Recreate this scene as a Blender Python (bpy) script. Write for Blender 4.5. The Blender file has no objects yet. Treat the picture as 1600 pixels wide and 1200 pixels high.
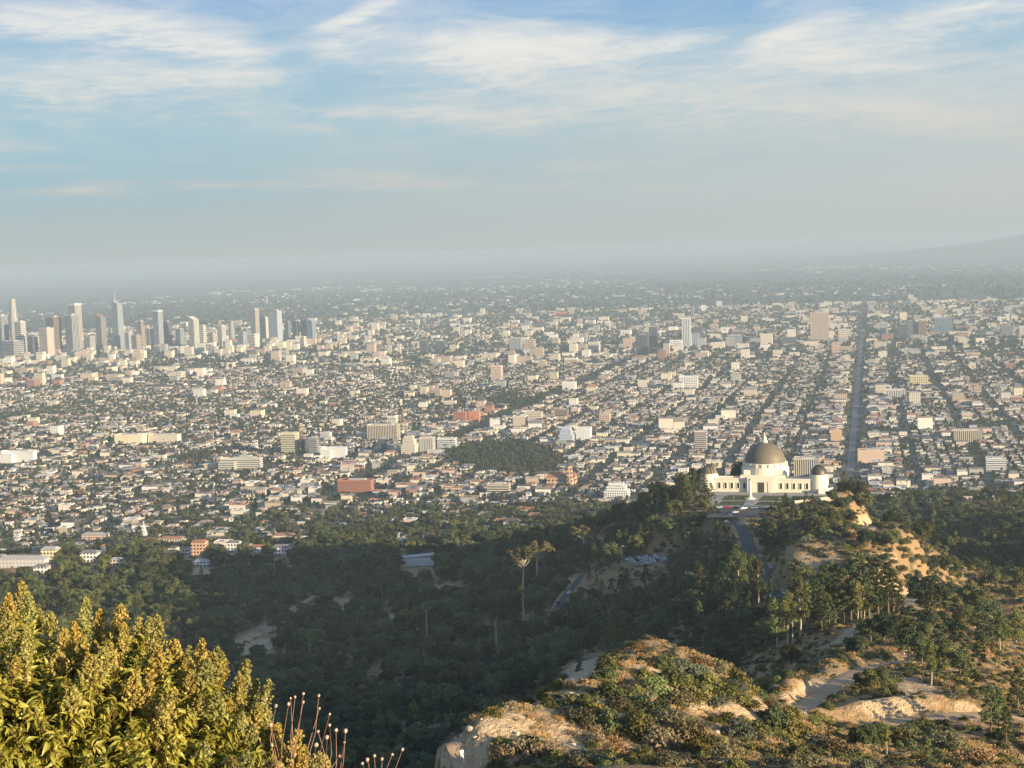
import bpy, bmesh, math, random
import numpy as np
from mathutils import Vector, Matrix, Euler
R = math.radians
random.seed(7); rng = np.random.default_rng(7)
scene = bpy.context.scene
COL = scene.collection

# ------------------------------------------------------------------ camera
FPX = 2323.0                      # focal length in pixels of the 1600x1200 photograph
CAMZ = 500.0
ROLL = R(1.95); PITCH = math.atan(209.9 / FPX)
F_ = np.array([0, math.cos(PITCH), -math.sin(PITCH)])
R0 = np.array([1.0, 0, 0]); U0 = np.array([0, math.sin(PITCH), math.cos(PITCH)])
CR = R0 * math.cos(ROLL) - U0 * math.sin(ROLL)
CU = U0 * math.cos(ROLL) + R0 * math.sin(ROLL)
cam_d = bpy.data.cameras.new('camera'); cam = bpy.data.objects.new('camera', cam_d); COL.objects.link(cam)
cam_d.sensor_width = 36; cam_d.lens = 36 * FPX / 1600
cam_d.clip_start = 0.1; cam_d.clip_end = 250000
cam.matrix_world = Matrix(((CR[0], CU[0], -F_[0], 0), (CR[1], CU[1], -F_[1], 0), (CR[2], CU[2], -F_[2], CAMZ), (0, 0, 0, 1)))
scene.camera = cam

def ray(px, py):
    px = np.asarray(px, float); py = np.asarray(py, float)
    a = (px - 800) / FPX; b = -(py - 600) / FPX
    return F_ + a[..., None] * CR + b[..., None] * CU
def P(px, py, D):                 # point seen at a pixel at horizontal range D
    r = ray(px, py); k = np.asarray(D) / np.hypot(r[..., 0], r[..., 1])
    p = r * k[..., None]; p[..., 2] += CAMZ
    return p
def proj(p):                      # world -> pixel (and depth)
    q = np.asarray(p, float) - np.array([0, 0, CAMZ])
    z = q @ F_
    zz = np.where(np.abs(z) < 1e-6, 1e-6, z)
    return 800 + FPX * (q @ CR) / zz, 600 - FPX * (q @ CU) / zz, z

# ------------------------------------------------------------------ sun, sky, exposure
SUN_AZ, SUN_EL = R(129), R(11.4)   # azimuth clockwise from the view heading (+Y)
S = Vector((math.sin(SUN_AZ) * math.cos(SUN_EL), math.cos(SUN_AZ) * math.cos(SUN_EL), math.sin(SUN_EL)))
sun_d = bpy.data.lights.new('sun', 'SUN'); sun = bpy.data.objects.new('sun', sun_d); COL.objects.link(sun)
sun_d.energy = 5.0; sun_d.angle = R(0.5); sun_d.color = (1.0, 0.80, 0.53)
sun.rotation_euler = S.to_track_quat('Z', 'Y').to_euler()
scene.view_settings.view_transform = 'Standard'; scene.view_settings.look = 'None'
scene.view_settings.exposure = 1.1; scene.view_settings.gamma = 1.0
cy = scene.cycles
cy.max_bounces = 5; cy.diffuse_bounces = 2; cy.glossy_bounces = 2; cy.transmission_bounces = 3
cy.transparent_max_bounces = 8; cy.volume_bounces = 1
cy.use_denoising = True

class NT:                         # a small helper for node trees
    def __init__(s, nt): s.nt = nt
    def n(s, t, **kw):
        nd = s.nt.nodes.new(t)
        for k, v in kw.items(): setattr(nd, k, v)
        return nd
    def put(s, sock, v):
        if isinstance(v, bpy.types.NodeSocket): s.nt.links.new(v, sock)
        elif v is not None:
            try: sock.default_value = v
            except Exception: sock.default_value = tuple(v) + (1,)
    def m(s, op, a, b=None, c=None, clamp=False):
        nd = s.n('ShaderNodeMath', operation=op); nd.use_clamp = clamp
        for i, v in enumerate((a, b, c)): s.put(nd.inputs[i], v)
        return nd.outputs[0]
    def vm(s, op, a, b=None):
        nd = s.n('ShaderNodeVectorMath', operation=op); s.put(nd.inputs[0], a)
        if b is not None: s.put(nd.inputs[3 if op == 'SCALE' else 1], b)
        return nd.outputs[0]
    def mix(s, f, a, b, mode='MIX'):
        nd = s.n('ShaderNodeMix', data_type='RGBA', blend_type=mode)
        s.put(nd.inputs[0], f); s.put(nd.inputs[6], a); s.put(nd.inputs[7], b)
        return nd.outputs[2]
    def noise(s, vec, scale, detail=3, rough=0.5, dist=0.0):
        nd = s.n('ShaderNodeTexNoise'); s.put(nd.inputs['Vector'], vec)
        nd.inputs['Scale'].default_value = scale; nd.inputs['Detail'].default_value = detail
        nd.inputs['Roughness'].default_value = rough; nd.inputs['Distortion'].default_value = dist
        return nd.outputs[0]
    def ramp(s, f, stops, interp='LINEAR'):
        nd = s.n('ShaderNodeValToRGB'); s.put(nd.inputs[0], f); cr = nd.color_ramp; cr.interpolation = interp
        while len(cr.elements) < len(stops): cr.elements.new(0.5)
        for e, (p, c) in zip(cr.elements, stops):
            e.position = p; e.color = (c, c, c, 1) if not hasattr(c, '__len__') else tuple(c) + (1,)
        return nd.outputs[0]
    def smooth(s, v, lo, hi):
        nd = s.n('ShaderNodeMapRange', interpolation_type='SMOOTHSTEP')
        for i, x in enumerate((v, lo, hi, 0.0, 1.0)): s.put(nd.inputs[i], x)
        return nd.outputs[0]
    def comb(s, x, y, z):
        nd = s.n('ShaderNodeCombineXYZ')
        for i, v in enumerate((x, y, z)): s.put(nd.inputs[i], v)
        return nd.outputs[0]

SKY = 0.13
def lin(r, g, b):
    f = lambda c: (c / 255 / 12.92) if c / 255 <= 0.04045 else ((c / 255 + 0.055) / 1.055) ** 2.4
    return (f(r), f(g), f(b))
def build_world():
    w = bpy.data.worlds.new('World'); scene.world = w; w.use_nodes = True
    nt = w.node_tree; nt.nodes.clear(); T = NT(nt)
    out = T.n('ShaderNodeOutputWorld'); bg = T.n('ShaderNodeBackground'); bg.inputs[1].default_value = SKY
    nt.links.new(bg.outputs[0], out.inputs[0])
    sky = T.n('ShaderNodeTexSky', sky_type='NISHITA'); sky.sun_disc = False
    sky.sun_elevation = SUN_EL; sky.sun_rotation = SUN_AZ; sky.altitude = 400; sky.dust_density = 2.0
    tc = T.n('ShaderNodeTexCoord'); sep = T.n('ShaderNodeSeparateXYZ'); nt.links.new(tc.outputs['Generated'], sep.inputs[0])
    x, y, z = sep.outputs
    az = T.m('ARCTAN2', x, y); el = T.m('ARCSINE', z)                 # radians
    eld = T.m('MULTIPLY', el, 180 / math.pi); azd = T.m('MULTIPLY', az, 180 / math.pi)
    E = 2 ** -scene.view_settings.exposure
    def c(r, g, b): return tuple(v * E for v in lin(r, g, b))
    t = T.m('DIVIDE', eld, 24.0, clamp=True)
    g = T.ramp(t, [(0.0, c(184, 195, 194)), (0.05, c(180, 192, 193)), (0.12, c(170, 193, 200)), (0.20, c(167, 198, 210)),
                   (0.30, c(152, 190, 214)), (0.38, c(143, 181, 217)), (0.46, c(132, 172, 218)), (0.7, c(108, 154, 210)), (1.0, c(98, 146, 205))])
    warm = T.m('MULTIPLY', T.m('MULTIPLY', T.smooth(azd, -18.0, 26.0), T.m('ADD', 0.45, T.m('MULTIPLY', T.smooth(eld, 0.0, 2.2), 0.55))), T.m('SUBTRACT', 1.0, T.smooth(eld, 2.0, 9.0)))
    g = T.mix(T.m('MULTIPLY', warm, 0.65), g, c(208, 209, 205))
    cool = T.m('MULTIPLY', T.m('SUBTRACT', 1.0, T.smooth(azd, -20.0, 0.0)), T.m('SUBTRACT', 1.0, T.smooth(T.m('ABSOLUTE', T.m('SUBTRACT', eld, 5.0)), 0.5, 4.5)))
    g = T.mix(T.m('MULTIPLY', cool, 0.35), g, c(150, 196, 214))
    # high thin cloud: wisps drawn out along the wind, gathered into the banks seen in the sky
    v = T.comb(T.m('MULTIPLY', azd, 0.11), T.m('MULTIPLY', eld, 0.42), 0.3)
    wv = T.n('ShaderNodeTexNoise'); T.put(wv.inputs['Vector'], v); wv.inputs['Scale'].default_value = 1.3; wv.inputs['Detail'].default_value = 3
    off = T.vm('SCALE', T.vm('SUBTRACT', wv.outputs[1], (0.5, 0.5, 0.5)), 0.9)
    v2 = T.vm('ADD', v, off)
    n1 = T.noise(v2, 1.7, 7, 0.58, 0.3)
    sv = T.comb(T.m('ADD', T.m('MULTIPLY', azd, 0.16), T.m('MULTIPLY', eld, 0.35)), T.m('SUBTRACT', T.m('MULTIPLY', eld, 1.5), T.m('MULTIPLY', azd, 0.10)), 2.0)
    n2 = T.noise(T.vm('ADD', sv, T.vm('SCALE', off, 1.1)), 1.6, 6, 0.6, 0.2)
    wisp = T.m('MULTIPLY', T.smooth(n1, 0.24, 0.78), T.m('ADD', 0.45, T.m('MULTIPLY', T.smooth(n2, 0.30, 0.72), 0.95)))
    fv = T.comb(T.m('ADD', T.m('MULTIPLY', azd, 0.5), T.m('MULTIPLY', eld, 0.6)), T.m('SUBTRACT', T.m('MULTIPLY', eld, 3.4), T.m('MULTIPLY', azd, 0.22)), 5.0)
    n3 = T.noise(T.vm('ADD', fv, T.vm('SCALE', off, 1.6)), 1.5, 5, 0.62, 0.4)
    wisp = T.m('MULTIPLY', wisp, T.m('ADD', 0.32, T.m('MULTIPLY', T.smooth(n3, 0.34, 0.68), 1.0)))
    banks = [  # px, py, half width, half height, tilt (deg, positive rises to the right), strength
        (190, 40, 130, 24, -5, 1.3), (300, 60, 100, 11, -12, 1.2), (30, 34, 70, 13, -4, .8), (575, 14, 40, 8, 18, .9), (530, 36, 45, 7, 16, .8), (760, 72, 150, 26, 3, 1.5), (650, 62, 110, 9, -6, .7),
        (520, 82, 30, 11, 5, 1.1), (880, 76, 80, 17, -6, 1.2), (840, 38, 26, 5, 0, .8), (1055, 66, 60, 11, 10, 1.2), (1240, 50, 70, 13, 16, 1.0), (1300, 76, 110, 26, -4, .8), (1350, 104, 110, 11, -7, 1.2), (1530, 14, 110, 16, 12, .8), (1480, 40, 130, 20, 6, .4),
        (790, 110, 130, 22, -22, .55), (860, 172, 110, 16, 10, 1.3), (710, 182, 80, 11, -5, 1.2), (820, 190, 50, 10, 12, .8), (1230, 160, 160, 9, -4, .9), (1400, 176, 170, 13, -8, 1.3), (1530, 192, 110, 18, -6, 1.1), (1480, 208, 90, 9, -6, .7),
        (300, 120, 90, 11, 3, 1.2), (110, 130, 160, 26, 3, .6), (530, 172, 60, 8, 3, .6), (490, 200, 36, 6, -4, .7), (600, 282, 110, 11, -3, 1.1), (430, 288, 140, 6, 0, .7), (150, 294, 36, 9, 2, 1.0), (80, 298, 60, 4, 4, .6), (900, 258, 55, 8, 4, .8), (850, 292, 60, 5, 2, .4), (1050, 296, 60, 7, -3, .6), (60, 262, 70, 4, 2, .5), (20, 228, 60, 14, 0, .35),
        (900, 130, 330, 60, -3, .38), (1300, 140, 330, 60, -3, .42), (180, 100, 300, 60, 0, .28), (450, 40, 60, 34, 30, -.35), (1080, 22, 110, 18, 0, -.6), (880, 14, 120, 12, 0, -.6), (450, 16, 80, 14, 0, -.5), (440, 88, 60, 10, 10, -.2)]
    total = None
    wob = T.m('MULTIPLY', T.m('SUBTRACT', n3, 0.5), 1.5)
    for (px, py, sx, sy, tilt, k) in banks:
        r = ray(px, py); a0 = math.degrees(math.atan2(r[0], r[1])); e0 = math.degrees(math.atan2(r[2], math.hypot(r[0], r[1])))
        kx = math.degrees(sx / FPX); ky = math.degrees(sy / FPX); ct, st = math.cos(R(tilt - 1.95)), math.sin(R(tilt - 1.95))
        da = T.m('SUBTRACT', azd, a0); de = T.m('SUBTRACT', eld, e0)
        u = T.m('MULTIPLY_ADD', da, ct / kx, T.m('MULTIPLY', de, st / kx))
        q = T.m('MULTIPLY_ADD', de, ct / ky, T.m('MULTIPLY', da, -st / ky)); q = T.m('ADD', q, wob)
        d2 = T.m('MULTIPLY_ADD', u, u, T.m('MULTIPLY', q, q))
        gsn = T.m('MULTIPLY', T.m('EXPONENT', T.m('MULTIPLY', d2, -0.8)), k)
        total = gsn if total is None else T.m('ADD', total, gsn)
    cl = T.m('MULTIPLY', T.m('MAXIMUM', T.m('ADD', total, 0.05), 0.0), T.m('ADD', T.m('MULTIPLY', wisp, 0.95), 0.18))
    veil = T.m('MULTIPLY', T.m('MULTIPLY', T.smooth(n1, 0.34, 0.75), 0.24), T.m('MULTIPLY', T.smooth(eld, 2.0, 6.0), T.m('SUBTRACT', 1.0, T.smooth(eld, 14.0, 30.0))))
    cl = T.m('ADD', T.m('MULTIPLY', cl, 1.05), veil)
    cl = T.m('SUBTRACT', 1.0, T.m('EXPONENT', T.m('MULTIPLY', cl, -1.65)))
    ccol = T.mix(T.smooth(eld, 2.0, 9.0), c(204, 204, 199), c(238, 236, 230))
    g = T.mix(cl, g, ccol)
    g10 = T.vm('SCALE', g, 1 / SKY)
    wgt = T.m('SUBTRACT', 1.0, T.smooth(eld, 14.0, 34.0))
    skyc = T.mix(1.0, sky.outputs[0], (0.88, 1.0, 1.18, 1), 'MULTIPLY')
    nt.links.new(T.mix(wgt, skyc, g10), bg.inputs[0])
build_world()

# ------------------------------------------------------------------ terrain
def smoothstep(v, lo, hi):
    t = np.clip((np.asarray(v, float) - lo) / (hi - lo), 0, 1); return t * t * (3 - 2 * t)
def _h(ix, iy, s):
    n = (ix.astype(np.int64) * 374761393 + iy.astype(np.int64) * 668265263 + s * 1274126177) & 0xffffffff
    n = ((n ^ (n >> 13)) * 1274126177) & 0xffffffff
    return ((n ^ (n >> 16)) & 0xffff) / 65535.0
def vnoise(x, y, wl, s=0):
    x = np.asarray(x) / wl; y = np.asarray(y) / wl
    ix = np.floor(x); iy = np.floor(y); fx = x - ix; fy = y - iy
    fx = fx * fx * (3 - 2 * fx); fy = fy * fy * (3 - 2 * fy)
    a = _h(ix, iy, s); b = _h(ix + 1, iy, s); c = _h(ix, iy + 1, s); d = _h(ix + 1, iy + 1, s)
    return (a + (b - a) * fx) * (1 - fy) + (c + (d - c) * fx) * fy - 0.5

CTRL = [(px, py, D) for px, py, D in [
    # near knoll with the hiker's trail
    (722, 1190, 168), (700, 1160, 173), (735, 1140, 177), (780, 1118, 183), (830, 1104, 186), (860, 1092, 190), (900, 1056, 206), (930, 1042, 212), (960, 1034, 216),
    (1050, 1040, 218), (1120, 1060, 218), (1168, 1092, 214), (1000, 1100, 192), (1000, 1190, 168), (860, 1150, 175), (1100, 1125, 198), (1150, 1180, 178), (1300, 1190, 196),
    (1190, 1140, 206), (1400, 1190, 214), (1550, 1190, 228), (1250, 1150, 232), (1300, 1160, 250), (1450, 1165, 262),
    # trail bend and the mound it cuts through
    (1255, 1102, 296), (1300, 1075, 330), (1355, 1045, 372), (1210, 1090, 330), (1180, 1080, 400), (1330, 1136, 284), (1420, 1122, 292), (1510, 1118, 298), (1600, 1130, 300), (1300, 1040, 372),
    (1400, 1080, 318), (1450, 1085, 320), (1390, 1040, 385), (1480, 1060, 360), (1560, 1060, 365), (1590, 1010, 470), (1530, 1010, 480), (1450, 1000, 500),
    (1310, 1000, 500), (1300, 975, 560), (1400, 980, 545), (1350, 950, 620), (1240, 1005, 520), (1240, 1030, 440),
    # ridge up to the observatory
    (1420, 935, 680), (1235, 868, 772), (1360, 900, 742), (1260, 892, 760), (1290, 850, 830), (1340, 815, 890), (1310, 782, 960), (1400, 830, 830), (1440, 860, 800), (1500, 930, 690), (1540, 965, 640), (1590, 995, 600),
    (1190, 771, 1005), (1100, 772, 1005), (1280, 769, 1005), (1190, 800, 935), (1140, 802, 940), (1230, 790, 950), (1155, 850, 870), (1180, 885, 810), (1205, 915, 765), (1225, 940, 715),
    (1070, 800, 970), (1050, 835, 920), (1005, 900, 880), (1040, 885, 890), (960, 880, 905), (880, 935, 850), (900, 915, 875), (940, 830, 1130), (850, 855, 1150), (900, 885, 990),
    # valley in shade
    (1150, 960, 700), (1100, 960, 740), (1000, 1000, 745), (1100, 1050, 640), (900, 1000, 800), (800, 1000, 850), (700, 950, 1000), (600, 1000, 960), (500, 1050, 900), (600, 1100, 800),
    (700, 1100, 720), (500, 1150, 720), (820, 1060, 690), (950, 1050, 660), (600, 1190, 640), (660, 1170, 640),
    (350, 1012, 1050), (490, 936, 1150), (420, 972, 1100), (430, 1010, 1020), (250, 950, 1200), (100, 905, 1330), (300, 893, 1340), (450, 875, 1430), (650, 885, 1250), (590, 860, 1500),
    (760, 850, 1430), (0, 895, 1380), (200, 1050, 980), (0, 1010, 1020), (300, 1100, 830), (100, 1150, 720), (540, 945, 1120), (610, 970, 1050),
    # foot of the hills and the canyon right of the ridge
    (0, 868, 1680), (150, 862, 1680), (300, 858, 1720), (450, 850, 1720), (600, 838, 1760), (800, 820, 1800), (950, 800, 1900), (1050, 780, 2000),
    (1560, 905, 1080), (1500, 840, 1280), (1590, 850, 1180), (1450, 790, 1680), (1580, 780, 1850), (1380, 770, 1950), (1590, 950, 820)]]
EXTRA = [  # px, D, height: slopes that face away, and ground outside the frame
    (800, 10, 494.5), (0, 10, 495.5), (1600, 10, 494), (800, 30, 485), (0, 30, 484), (1600, 30, 486), (800, 60, 472), (300, 60, 468), (1500, 60, 473), (800, 105, 455), (400, 100, 448), (1300, 105, 458), (1700, 105, 458),
    (760, 140, 448), (1050, 140, 449.5), (1350, 145, 447), (1650, 145, 449),
    (560, 170, 418), (400, 170, 404), (200, 170, 395), (-200, 170, 380), (640, 176, 431), (660, 200, 424), (740, 215, 426), (820, 228, 428), (900, 240, 430), (970, 250, 431), (1050, 252, 430), (1130, 250, 428), (1180, 246, 421),
    (960, 300, 392), (1080, 300, 396), (800, 280, 388), (600, 260, 372), (300, 260, 355), (0, 260, 345), (960, 420, 335), (1080, 420, 352), (700, 420, 318), (400, 420, 310), (0, 420, 300), (500, 560, 283), (800, 540, 295), (0, 600, 270), (1080, 520, 325),
    (1180, 320, 404),
    (1430, 950, 275), (1510, 800, 272), (1570, 720, 280), (1650, 640, 300), (1380, 1060, 270), (1300, 1120, 275), (1190, 1110, 318), (1100, 1110, 312), (1030, 1100, 300), (1190, 1200, 250), (1300, 1300, 230), (1100, 1350, 205), (1000, 1350, 205),
    (1800, 560, 335), (1800, 420, 362), (1800, 300, 396), (1800, 210, 424), (2000, 700, 315), (2000, 950, 318), (2000, 1200, 300), (2300, 900, 325), (2300, 500, 318), (2300, 250, 380), (2700, 800, 310), (2700, 300, 365), (1760, 1050, 275), (1800, 1500, 225), (2300, 1500, 260), (2300, 2000, 150), (1850, 850, 285), (-400, 900, 240), (-500, 600, 250), (-400, 1400, 200), (-500, 300, 330), (-300, 1800, 150),
    (0, 2050, 128), (400, 2050, 126), (800, 2100, 126), (1200, 2200, 128), (1500, 2150, 130)]
def zplain(d):
    d = np.asarray(d, float)
    return np.interp(d, [0, 2000, 2600, 4500, 7500, 15000, 30000, 90000], [128, 128, 121, 98, 66, 44, 34, 30])
def _ctrl():
    q = np.array(CTRL, float); p = P(q[:, 0], q[:, 1], q[:, 2])
    az = np.arctan2(p[:, 0], p[:, 1]); v = np.log(q[:, 2]); z = p[:, 2]
    e = np.array(EXTRA, float); r = ray(e[:, 0], np.full(len(e), 600.0))
    az = np.concatenate([az, np.arctan2(r[:, 0], r[:, 1])]); v = np.concatenate([v, np.log(e[:, 1])]); z = np.concatenate([z, e[:, 2]])
    return np.stack([az, v], 1), z
_C, _Z = _ctrl(); _EPS = 0.012
def _phi(d2): return np.sqrt(d2 + _EPS ** 2)
def _solve():
    n = len(_C); d2 = ((_C[:, None] - _C[None]) ** 2).sum(2)
    A = np.zeros((n + 3, n + 3)); A[:n, :n] = _phi(d2) - np.eye(n) * 0.0004
    A[:n, n] = 1; A[:n, n + 1:] = _C; A[n, :n] = 1; A[n + 1:, :n] = _C.T
    return np.linalg.solve(A, np.concatenate([_Z, np.zeros(3)]))
_W = _solve()
def hbase(x, y):
    sh = np.shape(x); x = np.ravel(x).astype(float); y = np.ravel(y).astype(float); out = np.empty(len(x))
    for i in range(0, len(x), 40000):
        X = x[i:i + 40000]; Y = y[i:i + 40000]; d = np.hypot(X, Y)
        az = np.clip(np.arctan2(X, np.maximum(Y, 1e-3)), -0.62, 0.75); v = np.log(np.clip(d, 9, 2600))
        d2 = (az[:, None] - _C[None, :, 0]) ** 2 + (v[:, None] - _C[None, :, 1]) ** 2
        z = _phi(d2) @ _W[:-3] + _W[-3] + az * _W[-2] + v * _W[-1]
        zn = np.interp(d, [0, 2.5, 5, 10, 30, 60], [498.2, 497.6, 496.4, 494.0, 485, 471.5]); tn = smoothstep(d, 28, 55); z = zn * (1 - tn) + z * tn
        t = smoothstep(d, 1850, 2250)
        out[i:i + 40000] = z * (1 - t) + zplain(d) * t
    return out.reshape(sh)
def hnoise(x, y):
    d = np.hypot(x, y)
    hill = 1 - smoothstep(d, 1700, 2200)
    n = 0.9 * vnoise(x, y, 11, 1) + 0.45 * vnoise(x, y, 4.3, 2)
    n = n * smoothstep(d, 40, 160)
    ero = smoothstep(d, 120, 170) * (1 - smoothstep(d, 420, 700))
    n += ero * (1.5 * (0.25 - np.abs(vnoise(x + 0.6 * y, y * 0.6, 7.5, 12))) + 0.8 * (0.25 - np.abs(vnoise(x, y, 3.6, 13))))
    n += smoothstep(d, 150, 500) * (3.2 * vnoise(x, y, 33, 3)) + smoothstep(d, 400, 900) * (10 * vnoise(x, y, 95, 4))
    return n * hill
BERMS = []                        # (polyline, height, half width)
FLATS = []                        # (polyline Nx3, half width, shoulder)
def segdist(x, y, pl):
    best = np.full(np.shape(x), 1e9); bz = np.zeros(np.shape(x))
    for a, b in zip(pl[:-1], pl[1:]):
        d = b[:2] - a[:2]; L = d @ d + 1e-9
        t = np.clip(((x - a[0]) * d[0] + (y - a[1]) * d[1]) / L, 0, 1)
        dd = np.hypot(x - a[0] - t * d[0], y - a[1] - t * d[1]); k = dd < best
        best = np.where(k, dd, best); bz = np.where(k, a[2] + t * (b[2] - a[2]), bz)
    return best, bz
def H(x, y):
    x = np.asarray(x, float); y = np.asarray(y, float)
    z = hbase(x, y) + hnoise(x, y)
    for pl, hh, w in BERMS:
        lo = pl[:, :2].min(0) - 3 * w; hi = pl[:, :2].max(0) + 3 * w
        k = (x > lo[0]) & (x < hi[0]) & (y > lo[1]) & (y < hi[1])
        if np.any(k): dd, _ = segdist(x[k], y[k], pl); z = np.array(z); z[k] += hh * np.exp(-(dd / w) ** 2)
    for pl, w, sh in FLATS:
        lo = pl[:, :2].min(0) - w - sh; hi = pl[:, :2].max(0) + w + sh
        k = (x > lo[0]) & (x < hi[0]) & (y > lo[1]) & (y < hi[1])
        if not np.any(k): continue
        dd, bz = segdist(x[k], y[k], pl); t = 1 - smoothstep(dd, w, w + sh)
        z = np.array(z); z[k] = z[k] * (1 - t) + bz * t
    return z
def cast(px, py, dmin=120, dmax=60000, fn=None):     # first ground point seen at each pixel
    fn = fn or H
    px = np.atleast_1d(np.asarray(px, float)); py = np.atleast_1d(np.asarray(py, float))
    ds = np.exp(np.linspace(math.log(dmin), math.log(dmax), 260)); hit = np.full(len(px), dmax, float); prev = np.full(len(px), dmin, float); done = np.zeros(len(px), bool)
    for d in ds:
        p = P(px, py, np.full(len(px), d)); below = (p[:, 2] <= fn(p[:, 0], p[:, 1])) & ~done
        hit[below] = d; done |= below; prev[~done] = d
    lo, hi = prev, hit
    for _ in range(14):
        m = (lo + hi) / 2; p = P(px, py, m); b = p[:, 2] <= fn(p[:, 0], p[:, 1]); hi = np.where(b, m, hi); lo = np.where(b, lo, m)
    return P(px, py, hi)
def smooth_pl(pts, n):
    pts = np.asarray(pts, float); s = np.concatenate([[0], np.cumsum(np.hypot(*np.diff(pts[:, :2], axis=0).T))])
    t = np.linspace(0, s[-1], n); q = np.stack([np.interp(t, s, pts[:, i]) for i in range(3)], 1)
    for _ in range(3): q[1:-1] = (q[:-2] + 2 * q[1:-1] + q[2:]) / 4
    return q
def path_from(pix, n, hw, sh):    # a graded path: pixels with ranges, cut flat into the slope
    q = np.array(pix, float); p = P(q[:, 0], q[:, 1], q[:, 2]); p[:, 2] = hbase(p[:, 0], p[:, 1])
    pl = smooth_pl(p, n); FLATS.append((pl, hw, sh)); return pl
PL_NEAR = path_from([(745, 1230, 160), (728, 1192, 167), (712, 1172, 171), (702, 1160, 174)], 24, 1.3, 1.0)
PL_BEND = path_from([(1205, 1120, 268), (1255, 1104, 294), (1300, 1077, 328), (1345, 1050, 366), (1392, 1036, 388), (1420, 1024, 402)], 44, 2.5, 2.2)
PL_LOW = path_from([(1310, 1140, 280), (1345, 1135, 284), (1420, 1124, 291), (1490, 1120, 297), (1560, 1122, 304), (1640, 1128, 306)], 44, 2.1, 2.2)
PL_GROVE = path_from([(1262, 1022, 468), (1300, 1012, 486), (1322, 1000, 502), (1330, 985, 530), (1400, 965, 570)], 30, 2.4, 2.0)
PL_ROAD = path_from([(1150, 822, 905), (1168, 848, 870), (1176, 870, 832), (1190, 892, 795), (1208, 918, 755), (1226, 945, 712)], 40, 6.0, 4.0)
def berm(pl, off, hh, w, a=0, b=None):
    q = pl[a:b].copy(); t = np.gradient(q[:, :2], axis=0); t /= np.linalg.norm(t, axis=1)[:, None]; q[:, 0] -= t[:, 1] * off; q[:, 1] += t[:, 0] * off; BERMS.append((q, hh, w))
berm(PL_BEND, 6.5, 2.1, 3.2, 6, 36); berm(PL_LOW, 6.0, 2.6, 3.6, 0, 34)
PL_VALLEY = path_from([(340, 1020, 1040), (400, 985, 1085), (450, 955, 1125), (492, 930, 1160)], 30, 2.5, 3.0)
PL_CANYON = path_from([(866, 945, 838), (885, 928, 858), (905, 912, 882), (945, 900, 900)], 20, 4.0, 3.0)
# the level tops: observatory terrace, lawn, upper and lower car parks
OBS = P(1190, 769, 1004.0)
OBS_AZ = R(16.0)
def obs_pt(u, v, z=0.0):          # u to the right, v away from the camera, in the building's own axes
    c, s = math.cos(OBS_AZ), math.sin(OBS_AZ)
    return np.array([OBS[0] + u * c + v * s, OBS[1] - u * s + v * c, OBS[2] + z])
FLATS.append((np.array([obs_pt(-8, 15), obs_pt(-5, 15), obs_pt(-2, -5), obs_pt(-4, -50), obs_pt(-8, -78)]), 30.0, 34.0))
FLATS.append((np.array([obs_pt(-34, 15), obs_pt(30, 15)]), 24.0, 30.0))
LOT = P(np.array([992, 1040.]), np.array([893, 884.]), np.array([890, 905.])); LOT[:, 2] = hbase(LOT[:, 0], LOT[:, 1]).mean()
FLATS.append((LOT, 13.0, 34.0))

def mesh_from(name, verts, faces, mats=(), smooth=False, mat_idx=None, cols=None):
    me = bpy.data.meshes.new(name)
    verts = np.asarray(verts, np.float32); faces = np.asarray(faces, np.int32)
    n, k = faces.shape
    me.vertices.add(len(verts)); me.vertices.foreach_set('co', verts.ravel())
    me.loops.add(n * k); me.loops.foreach_set('vertex_index', faces.ravel())
    me.polygons.add(n); me.polygons.foreach_set('loop_start', np.arange(0, n * k, k, dtype=np.int32))
    me.polygons.foreach_set('loop_total', np.full(n, k, np.int32))
    if mat_idx is not None: me.polygons.foreach_set('material_index', np.asarray(mat_idx, np.int32))
    me.update(calc_edges=True)
    me.polygons.foreach_set('use_smooth', np.full(n, smooth, bool))
    if cols is not None:
        at = me.attributes.new('Col', 'FLOAT_COLOR', 'POINT')
        c = np.ones((len(verts), 4), np.float32); c[:, :3] = cols; at.data.foreach_set('color', c.ravel())
    for m in mats: me.materials.append(m)
    return me
def link(name, data, parent=None, loc=None, rotz=0.0, scale=None):
    o = bpy.data.objects.new(name, data); COL.objects.link(o)
    if parent: o.parent = parent
    if loc is not None: o.location = [float(v) for v in loc]
    o.rotation_euler = (0, 0, rotz)
    if scale is not None: o.scale = (scale,) * 3 if not hasattr(scale, '__len__') else scale
    return o
def tag(o, label=None, cat=None, group=None, kind=None):
    if label: o['label'] = label
    if cat: o['category'] = cat
    if group: o['group'] = group
    if kind: o['kind'] = kind
    return o
def new_mat(name, rough=0.9, spec=0.2):
    m = bpy.data.materials.new(name); m.use_nodes = True; nt = m.node_tree
    b = nt.nodes['Principled BSDF']; b.inputs['Roughness'].default_value = rough; b.inputs['Specular IOR Level'].default_value = spec
    return m, NT(nt), b
def flat_mat(name, col, rough=0.85, spec=0.2, var=0.25, scale=0.6, metal=0.0):
    m, T, b = new_mat(name, rough, spec); b.inputs['Metallic'].default_value = metal
    tc = T.n('ShaderNodeTexCoord').outputs['Object']
    n = T.noise(tc, scale, 4, 0.6)
    f = T.m('ADD', 1 - var, T.m('MULTIPLY', n, 2 * var))
    T.put(b.inputs['Base Color'], T.mix(1.0, tuple(col) + (1,), T.comb(f, f, f), 'MULTIPLY'))
    return m

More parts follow.
